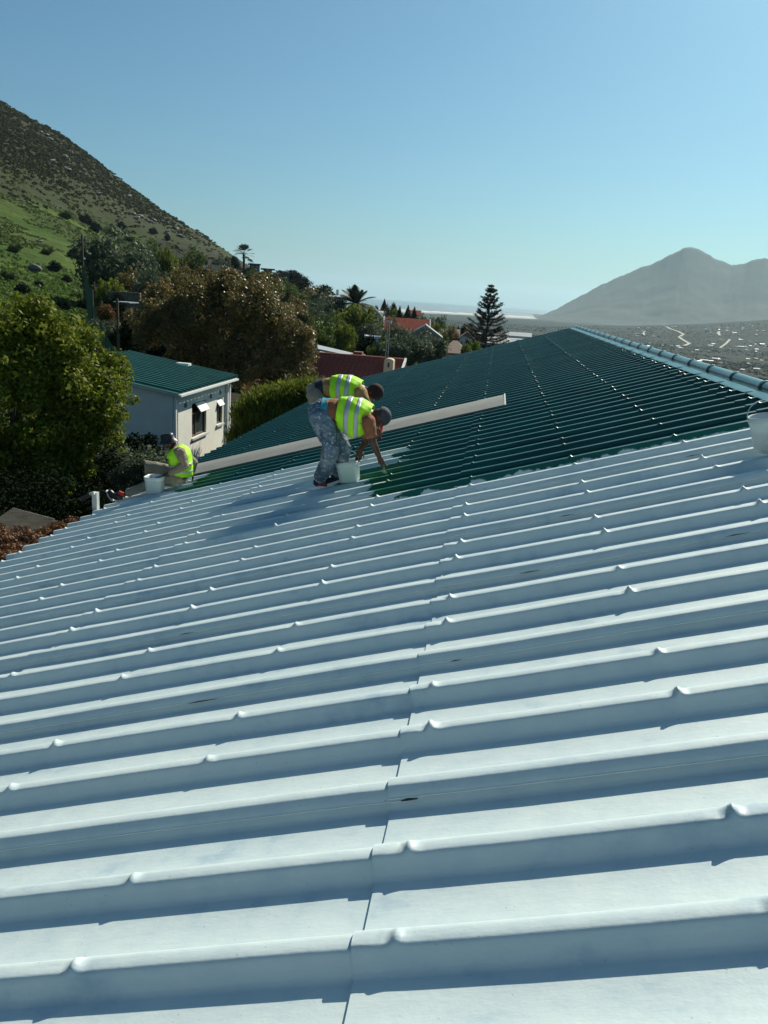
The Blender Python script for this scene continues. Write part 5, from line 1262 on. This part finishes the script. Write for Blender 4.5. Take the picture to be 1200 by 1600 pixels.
def shell(name, m, parent, pts, rad, side, t0, t1, a0=0, a1=360, off=.012, nt_=14, na_=28, thick=.004, droop=None):
    """cloth shell around a loft of elliptical rings; angles start at the side axis"""
    pts = [Vector(p) for p in pts]; n = len(pts); V = []; side = Vector(side)
    def samp(t):
        q = t*(n-1); i = min(int(q), n-2); f = q-i; return pts[i].lerp(pts[i+1], f), tuple(rad[i][k]*(1-f)+rad[i+1][k]*f for k in (0, 1)), (pts[min(i+2, n-1)]-pts[max(i-0, 0)]).normalized()
    full = a1-a0 >= 359
    na = na_ if full else na_+1
    for j in range(nt_+1):
        t = t0+(t1-t0)*j/nt_; p, (ra, rb), tg_ = samp(t); a = (side-tg_*side.dot(tg_)).normalized(); c = tg_.cross(a)
        for k in range(na):
            q = math.radians(a0+(a1-a0)*k/na_); e = a*math.cos(q)*(ra+off)+c*math.sin(q)*(rb+off)
            w_ = .006*math.sin(q*5+t*9)+.005*math.sin(q*11-t*17)+.004*math.sin(q*3+t*31)
            pt = p+e+e.normalized()*w_
            if droop and e.z < 0:
                d0_, d1_, dm = droop if isinstance(droop, tuple) else (t0, t1, droop)
                pt += Vector((0, 0, -dm*math.sin(math.pi*min(1, max(0, (t-d0_)/(d1_-d0_))))*(-e.z/(rb+off))))
            V.append(tuple(pt))
    I = np.arange(len(V)).reshape(nt_+1, na)
    if full: I = np.concatenate([I, I[:, :1]], 1)
    F = np.stack([I[:-1, :-1], I[:-1, 1:], I[1:, 1:], I[1:, :-1]], -1).reshape(-1, 4)
    o = link(name, npmesh(name, V, F, m, True), parent)
    md = o.modifiers.new('thickness', 'SOLIDIFY'); md.thickness = thick; md.offset = 1
    return o
def shoe(mb, heel, toe, h=.07, w_=.045):
    heel = Vector(heel); toe = Vector(toe); d_ = toe-heel
    ring_tube(mb, [heel, heel+d_*.3+Vector((0, 0, .008)), heel+d_*.7, toe], [(w_*.85, h*.62), (w_, h*.7), (w_*1.1, h*.42), (w_*.8, h*.3)], side=d_.cross(Vector((0, 0, 1))), seg=14)

# ---- worker 1: bending in splattered jeans
YA = 8.2
def P1(px, py, dy=0): return at(px, py, YA+dy)
w1 = empty('person', onroof(508, 764), 'person bending double in paint-splattered jeans, hi-vis vest and cap, brushing the roof', 'person', 'workers painting the roof')
hipN, hipF = P1(501, 650, -.10), P1(502, 646, .12); kneN, kneF = P1(519, 702, -.16), P1(538, 702, .12)
ankN = onroof(500, 762)+Vector((0, 0, .10)); ankF = onroof(527, 752)+Vector((0, 0, .09))
pel, waist, chest, neck, hd = P1(500, 645), P1(525, 641), P1(556, 646), P1(582, 650), P1(593, 652)
shN, shF = P1(575, 657, -.19), P1(572, 655, .18); elN, elF = P1(583, 692, -.24), P1(572, 690, .28); wrN, wrF = P1(593, 715, -.22), P1(562, 704, .22)
SP1 = [pel, (pel+waist)/2, waist, (waist+chest)/2, chest, (chest+neck)/2, neck]
RD1 = [(.155, .13), (.15, .12), (.145, .11), (.155, .115), (.175, .12), (.17, .105), (.075, .065)]
sideY = (0, 1, 0)
mb = MB(); ring_tube(mb, SP1, RD1, sideY, 18); ring_tube(mb, [neck-(hd-neck)*.3, neck, hd], [.06, .056, .06])
mxh = head(mb, hd, (.85, 0, .10), (.25, -.12, -1))
for s_, e_, r_ in ((shN, elN, wrN), (shF, elF, wrF)):
    ring_tube(mb, [s_, s_.lerp(e_, .4), e_, e_.lerp(r_, .3), r_], [.058, .050, .041, .040, .027])
for a, b_, c in ((hipN, kneN, ankN), (hipF, kneF, ankF)): ring_tube(mb, [a, b_, c], [.085, .055, .040])
hand(mb, wrN, (.45, 0, -.8), (.5, .5, -.2), .85); hand(mb, wrF, (-.1, 0, -1), (0, -1, 0), 1.15)
fuse(mb, 'body', M['skin'], w1, .008, 4); eyes(hd, mxh, w1)
mb = MB()
ring_tube(mb, [pel+Vector((-.05, 0, .02)), pel+Vector((.03, 0, -.01)), waist.lerp(pel, .62)], [(.16, .14), (.17, .15), (.16, .12)], sideY, 18)
for a, b_, c in ((hipN, kneN, ankN), (hipF, kneF, ankF)):
    ring_tube(mb, [a+Vector((-.02, 0, .03)), a.lerp(b_, .35), a.lerp(b_, .7), b_, b_.lerp(c, .3), b_.lerp(c, .65), b_.lerp(c, .96)], [(.115, .125), (.108, .118), (.092, .10), .086, .084, .080, .082])
fuse(mb, 'jeans', M['jeans'], w1, .011, 3, .028)
shell('underwear_band', M['teal'], w1, SP1, RD1, sideY, .10, .21, 0, 360, .016)
mb = MB(); ring_tube(mb, [SP1[1].lerp(SP1[2], .0), SP1[2], SP1[3], SP1[4], SP1[5], SP1[6].lerp(SP1[5], .3)], [(r_[0]+.012, r_[1]+.014) for r_ in (RD1[1], RD1[2], RD1[3], RD1[4], RD1[5])]+[(.10, .09)], sideY, 18)
for s_, e_ in ((shN, elN), (shF, elF)): ring_tube(mb, [s_+Vector((-.02, 0, .01)), s_, s_.lerp(e_, .35), s_.lerp(e_, .75)], [.075, .080, .072, .064])
fuse(mb, 'shirt', M['shirt'], w1, .011, 3, .02)
VR1 = [(r_[0]+.018, r_[1]+.03) for r_ in RD1]
v1 = shell('vest', M['hivis'], w1, SP1, VR1, sideY, .39, .985, 0, 360, .012, 18, 36, .005, .10)
for t0, t1 in ((.52, .60), (.70, .78)):
    shell('reflective_stripe', M['reflect'], v1, SP1, VR1, sideY, t0, t1, 0, 360, .0195, 3, 36, .002, (.39, .985, .10))
for a0 in (205, 305): shell('shoulder_stripe', M['reflect'], v1, SP1, VR1, sideY, .78, .96, a0, a0+26, .0195, 5, 6, .002)
capc = hd+mxh @ Vector((0, -.01, .03))
mb = MB()
ring = [(.099*math.cos(R(q)), .099*math.sin(R(q))) for q in (0, 20, 40, 60, 78, 89)]
vs = []
for (r_, z_) in ring:
    for k in range(20): a = 6.28318*k/20; vs.append(capc+mxh @ Vector((r_*.9*math.cos(a), r_*1.06*math.sin(a), z_)))
mb.add(vs, [(i*20+k, i*20+(k+1) % 20, (i+1)*20+(k+1) % 20, (i+1)*20+k) for i in range(5) for k in range(20)]); cp = mb.build('cap', M['capgrey'], w1, smooth=True)
mb = MB(); vs = []
for i in range(9):
    a = R(35+110*i/8)
    for r_ in (.088, .165*(.82+.18*math.sin(a))): vs.append(capc+mxh @ Vector((r_*.95*math.cos(a), r_*1.05*math.sin(a), .004-.015*(r_ > .1))))
mb.add(vs, [(2*i, 2*i+1, 2*i+3, 2*i+2) for i in range(8)]); vz = mb.build('visor', M['red'], cp); md = vz.modifiers.new('t', 'SOLIDIFY'); md.thickness = .005
for nm, an, tx in (('shoe', ankN, .17), ('shoe', ankF, .16)):
    mb = MB(); hl = an+Vector((-.06, 0, -.055)); shoe(mb, hl, hl+RU*.27+Vector((0, -.02, 0))); so = fuse(mb, nm, M['navy'], w1, .01, 2)
    if an is ankN: mb = MB(); mb.box((hl.x+.05, hl.y-.058, hl.z-.012), (hl.x+.15, hl.y-.036, hl.z+.022)); mb.build('side_patch', M['red'], so)
# ---- brush in his hand
bp = wrN+Vector((.05, .0, -.075)); tip = onroof(600, 738, .05)
br = empty('paint_brush', tip, 'paint brush with a pale wooden handle held by the bending worker in jeans', 'brush')
mb = MB(); d_ = (bp-tip).normalized(); mb.tube([tip+d_*.06, tip+d_*.12, bp+d_*.02], [.014, .011, .009], 8); mb.build('handle', M['cream'], br, smooth=True)
sd_ = d_.cross(Vector((0, 1, 0))).normalized(); nn = d_.cross(sd_)
mxb = Matrix((sd_, nn, d_)).transposed().to_4x4(); mxb.translation = tip
mb = MB(); mb.box((-.035, -.009, .045), (.035, .009, .075), mxb); mb.build('ferrule', M['reflect'], br)
mb = MB(); mb.box((-.033, -.008, 0), (.033, .008, .045), mxb); mb.build('bristles', M['paintwhite'], br)

# ---- worker 2: behind, maroon beanie
YB = 9.75
def P2(px, py, dy=0): return at(px, py, YB+dy)
w2 = empty('person', onroof(512, 737), 'person bending behind the others in tan jacket, hi-vis vest and dark maroon beanie', 'person', 'workers painting the roof')
pel, waist, chest, neck, hd = P2(494, 612), P2(512, 606), P2(540, 607), P2(568, 610), P2(584, 614)
ft1, ft2 = onroof(508, 742), onroof(526, 736)
hipN, hipF = pel+Vector((.02, -.10, -.03)), pel+Vector((.02, .11, -.03)); kneN, kneF = hipN.lerp(ft1, .5)+Vector((.12, 0, .05)), hipF.lerp(ft2, .5)+Vector((.10, 0, .05))
ankN, ankF = ft1+Vector((0, 0, .10)), ft2+Vector((0, 0, .10))
shN, shF = P2(562, 612, -.19), P2(560, 611, .18); elN, elF = P2(574, 640, -.24), P2(578, 645, .24); wrN, wrF = P2(572, 668, -.24), P2(590, 672, .24)
SP = [pel, (pel+waist)/2, waist, (waist+chest)/2, chest, (chest+neck)/2, neck]
mb = MB(); ring_tube(mb, SP, RD1, sideY, 18); ring_tube(mb, [neck-(hd-neck)*.3, neck, hd], [.06, .056, .06]); mxh = head(mb, hd, (1, 0, .12), (.2, -.1, -1))
for s_, e_, r_ in ((shN, elN, wrN), (shF, elF, wrF)): ring_tube(mb, [s_, e_, r_], [.05, .038, .027])
for a, b_, c in ((hipN, kneN, ankN), (hipF, kneF, ankF)): ring_tube(mb, [a, b_, c], [.085, .055, .04])
hand(mb, wrN, (0, 0, -1), (0, -1, 0), 1.0); hand(mb, wrF, (.3, 0, -1), (0, -1, 0), .6); fuse(mb, 'body', M['skin'], w2, .010, 4); eyes(hd, mxh, w2)
mb = MB(); ring_tube(mb, [pel+Vector((-.05, 0, .02)), pel+Vector((.03, 0, -.01)), waist.lerp(pel, .6)], [(.16, .14), (.17, .15), (.16, .12)], sideY, 18)
for a, b_, c in ((hipN, kneN, ankN), (hipF, kneF, ankF)): ring_tube(mb, [a+Vector((-.02, 0, .03)), a.lerp(b_, .5), b_, b_.lerp(c, .5), b_.lerp(c, .96)], [.12, .105, .088, .082, .08])
fuse(mb, 'trousers', M['beige'], w2, .014, 3, .025)
shell('waistband', M['navy'], w2, SP, RD1, sideY, .09, .27, 0, 360, .018)
mb = MB(); ring_tube(mb, [SP[1].lerp(SP[2], .6), SP[2], SP[3], SP[4], SP[5], SP[6].lerp(SP[5], .3)], [(r_[0]+.016, r_[1]+.018) for r_ in (RD1[2], RD1[2], RD1[3], RD1[4], RD1[5])]+[(.10, .09)], sideY, 18)
for s_, e_, r_ in ((shN, elN, wrN), (shF, elF, wrF)): ring_tube(mb, [s_+Vector((-.02, 0, .01)), s_, s_.lerp(e_, .6), e_, e_.lerp(r_, .9)], [.085, .088, .072, .062, .048])
fuse(mb, 'jacket', M['tan'], w2, .012, 3, .03)
v2 = shell('vest', M['hivis'], w2, SP, VR1, sideY, .42, .97, 0, 360, .014, 16, 36, .005, .07)
for t0, t1 in ((.54, .62), (.70, .78)): shell('reflective_stripe', M['reflect'], v2, SP, VR1, sideY, t0, t1, 0, 360, .0215, 3, 36, .002, (.42, .97, .07))
mb = MB(); ball(mb, hd+mxh @ Vector((0, -.012, .022)), .104, (.88, 1.04, 1.04), mxh); fuse(mb, 'beanie', M['beanie'], w2, .012, 1)
for an in (ankN, ankF):
    mb = MB(); hl = an+Vector((-.06, 0, -.055)); shoe(mb, hl, hl+RU*.27); fuse(mb, 'shoe', M['black'], w2, .012, 2)

# ---- worker 3: seated near the eave, bucket hat
YC = 11.1
def P3(px, py, dy=0): return at(px, py, YC+dy)
w3 = empty('person', onroof(282, 756), 'person sitting near the roof edge in khaki jacket, hi-vis vest and black bucket hat', 'person', 'workers painting the roof')
pel, waist, chest, neck, hd = P3(281, 744), P3(284, 731), P3(281, 713), P3(271, 697), P3(262, 689)
hipN, hipF = pel+Vector((-.03, -.11, -.02)), pel+Vector((-.03, .11, .0))
kneN = P3(247, 752, -.12); ankN = P3(196, 772, -.05); kneF = P3(230, 727, .14); ankF = P3(238, 757, .12)
shN, shF = P3(280, 704, -.17), P3(279, 703, .18); elN, elF = P3(290, 727, -.24), P3(303, 722, .24); wrN, wrF = P3(263, 740, -.20), P3(300, 738, .30)
sid = Vector((0.15, 1, 0)).normalized()
SP = [pel, (pel+waist)/2, waist, (waist+chest)/2, chest, (chest+neck)/2, neck]; RD3 = [(.155, .13), (.15, .125), (.145, .12), (.155, .125), (.175, .125), (.165, .105), (.075, .065)]
mb = MB(); ring_tube(mb, SP, RD3, sid, 18); ring_tube(mb, [neck-(hd-neck)*.3, neck, hd], [.06, .056, .06]); mxh = head(mb, hd, (-.25, 0, 1), (-1, -.25, -.35))
for s_, e_, r_ in ((shN, elN, wrN), (shF, elF, wrF)): ring_tube(mb, [s_, e_, r_], [.05, .038, .027])
for a, b_, c in ((hipN, kneN, ankN), (hipF, kneF, ankF)): ring_tube(mb, [a, b_, c], [.085, .055, .038])
hand(mb, wrN, (-.8, 0, -.3), (0, .6, -1), .9); hand(mb, wrF, (.2, 0, -1), (-1, 0, 0), .4); fuse(mb, 'body', M['skin'], w3, .010, 4); eyes(hd, mxh, w3)
mb = MB(); ring_tube(mb, [pel+Vector((.03, 0, -.05)), pel+Vector((-.02, 0, 0)), waist.lerp(pel, .5)], [(.16, .13), (.17, .15), (.155, .13)], sid, 18)
for a, b_, c in ((hipN, kneN, ankN), (hipF, kneF, ankF)): ring_tube(mb, [a, a.lerp(b_, .5), b_, b_.lerp(c, .5), b_.lerp(c, .93)], [.115, .102, .085, .072, .066])
fuse(mb, 'trousers', M['beige'], w3, .014, 3, .025)
mb = MB(); ring_tube(mb, [SP[1], SP[2], SP[3], SP[4], SP[5], SP[6].lerp(SP[5], .25)], [(r_[0]+.018, r_[1]+.02) for r_ in (RD3[1], RD3[2], RD3[3], RD3[4], RD3[5])]+[(.10, .09)], sid, 18)
for s_, e_, r_ in ((shN, elN, wrN), (shF, elF, wrF)): ring_tube(mb, [s_+Vector((.0, 0, .01)), s_, s_.lerp(e_, .6), e_, e_.lerp(r_, .9)], [.085, .088, .074, .066, .05])
fuse(mb, 'jacket', M['khaki'], w3, .012, 3, .03)
VR3 = [(r_[0]+.020, r_[1]+.024) for r_ in RD3]
v3 = shell('vest', M['hivis'], w3, SP, VR3, sid, .12, .93, 0, 360, .014, 18, 36, .005)
shell('reflective_stripe', M['reflect'], v3, SP, VR3, sid, .22, .29, 0, 360, .021, 3, 36, .002); shell('reflective_stripe', M['reflect'], v3, SP, VR3, sid, .40, .47, 0, 360, .021, 3, 36, .002)
for a0 in (215, 315): shell('shoulder_stripe', M['reflect'], v3, SP, VR3, sid, .47, .92, a0, a0+14, .021, 8, 4, .002)
hc = hd+mxh @ Vector((0, -.01, .02)); mb = MB()
pf = [(.150, -.050), (.146, -.046), (.104, .005), (.096, .06), (.088, .088), (.05, .098), (.001, .10)]; vs = []
for (r_, z_) in pf:
    for k in range(22): a = 6.28318*k/22; vs.append(hc+mxh @ Vector((r_*.93*math.cos(a), r_*1.04*math.sin(a), z_+.008*math.sin(a*3)*(r_ > .12))))
mb.add(vs, [(i*22+k, i*22+(k+1) % 22, (i+1)*22+(k+1) % 22, (i+1)*22+k) for i in range(len(pf)-1) for k in range(22)]); o = mb.build('bucket_hat', M['black'], w3, smooth=True); md = o.modifiers.new('t', 'SOLIDIFY'); md.thickness = .004
mb = MB(); hl = ankN+Vector((.03, 0, -.02)); tq = P3(171, 770, -.05); ring_tube(mb, [P3(190, 775, -.05), P3(183, 776, -.05), P3(176, 774, -.05), P3(171, 767, -.05)], [(.045, .055), (.05, .06), (.052, .055), (.045, .038)], (0, 1, 0)); so = fuse(mb, 'shoe', M['black'], w3, .010, 2)
mb = MB(); a, b_ = P3(167, 766, -.05), P3(177, 783, -.05); ring_tube(mb, [a, a.lerp(b_, .5)+Vector((-.012, 0, -.01)), b_], [(.045, .010), (.05, .011), (.042, .010)], (0, 1, 0)); fuse(mb, 'sole', M['dirtywhite'], so, .007, 1)
mb = MB(); ring_tube(mb, [P3(186, 770, -.05), P3(193, 773, -.05)], [(.036, .038), (.034, .036)], (0, 1, 0)); mb.build('sock', M['red'], so)
mb = MB(); ring_tube(mb, [P3(238, 757, .12), P3(232, 764, .12)], [.05, .035]); fuse(mb, 'shoe', M['black'], w3, .012, 2)

# ------------------------------------------------------------ buckets
def bucket(name, label, base, r0, r1, h, m, square=False, handle=True, hang=None, axis=None, paint=True):
    rt = empty(name, base, label, 'bucket', 'paint buckets on the roof')
    seg = 28; ax = (axis or Vector((0, 0, 1))).normalized()
    rot = Vector((0, 0, 1)).rotation_difference(ax).to_matrix(); b = Vector(base)
    def ringpt(r_, z_, k, e=1):
        a = 6.28318*k/seg; cx_, sy_ = math.cos(a), math.sin(a)
        if square:
            q = (abs(cx_)**4.5+abs(sy_)**4.5)**(-1/4.5); cx_ *= q; sy_ *= q*.98
        return b+rot @ Vector((cx_*r_*e, sy_*r_*e, z_))
    prof = [(.001, .003), (r0*.9, .003), (r0, .01), (r0+(r1-r0)*.8, h*.8), (r0+(r1-r0)*.82+.004, h*.81), (r0+(r1-r0)*.9+.004, h*.9), (r1, h*.91), (r1+.006, h*.985), (r1+.003, h), (r1-.003, h), (r1-.008, h*.9), (r0-.006, .012), (.001, .012)]
    mb = MB(); vs = [ringpt(r_, z_, k) for r_, z_ in prof for k in range(seg)]
    mb.add(vs, [(i*seg+k, i*seg+(k+1) % seg, (i+1)*seg+(k+1) % seg, (i+1)*seg+k) for i in range(len(prof)-1) for k in range(seg)])
    mb.build('pail', m, rt, smooth=True)
    if paint:
        mb = MB(); z_ = h*.62; vs = [ringpt(r0+(r1-r0)*.6-.012, z_, k) for k in range(seg)]+[b+rot @ Vector((0, 0, z_))]
        mb.add(vs, [(k, (k+1) % seg, seg) for k in range(seg)]); mb.build('paint', M['paintwhite'], rt)
    if handle:
        mb = MB(); n = 16; pts = []
        for k in range(n+1):
            q = math.pi*k/n; dz, dy = hang
            pts.append(b+rot @ Vector((math.cos(q)*(r1+.006), math.sin(q)*dy, h*.93+math.sin(q)*dz)))
        mb.tube(pts, .0028 if m is not M['tbucket'] else .0035, 6); hd_ = mb.build('handle', M['reflect'] if m is not M['tbucket'] else M['dirtywhite'], rt, smooth=True)
        for s_ in (-1, 1):
            c_ = b+rot @ Vector((s_*(r1+.006), 0, h*.93)); mb = MB(); ball(mb, c_, .011); mb.build('lug', m, rt, smooth=True)
    return rt
b1 = onroof(547, 752, .068); bucket('bucket', 'square white paint bucket standing between the bending worker and his brush', b1, .105, .125, .235, M['bucket'], True, True, (.13, .03), RN*.6+Vector((0, 0, .4)))
b2 = at(243, 769, YC-.25); bucket('bucket', 'square white paint bucket held by the seated worker near the roof edge', b2, .115, .135, .25, M['bucket'], True, False, None, Vector((-.03, 0, 1)))
b3 = onroof(1203, 706, .066); bucket('bucket', 'translucent round bucket with a wire handle at the right edge of the picture', b3, .105, .138, .27, M['tbucket'], False, True, (.12, .10), RN*.7+Vector((0, 0, .3)))
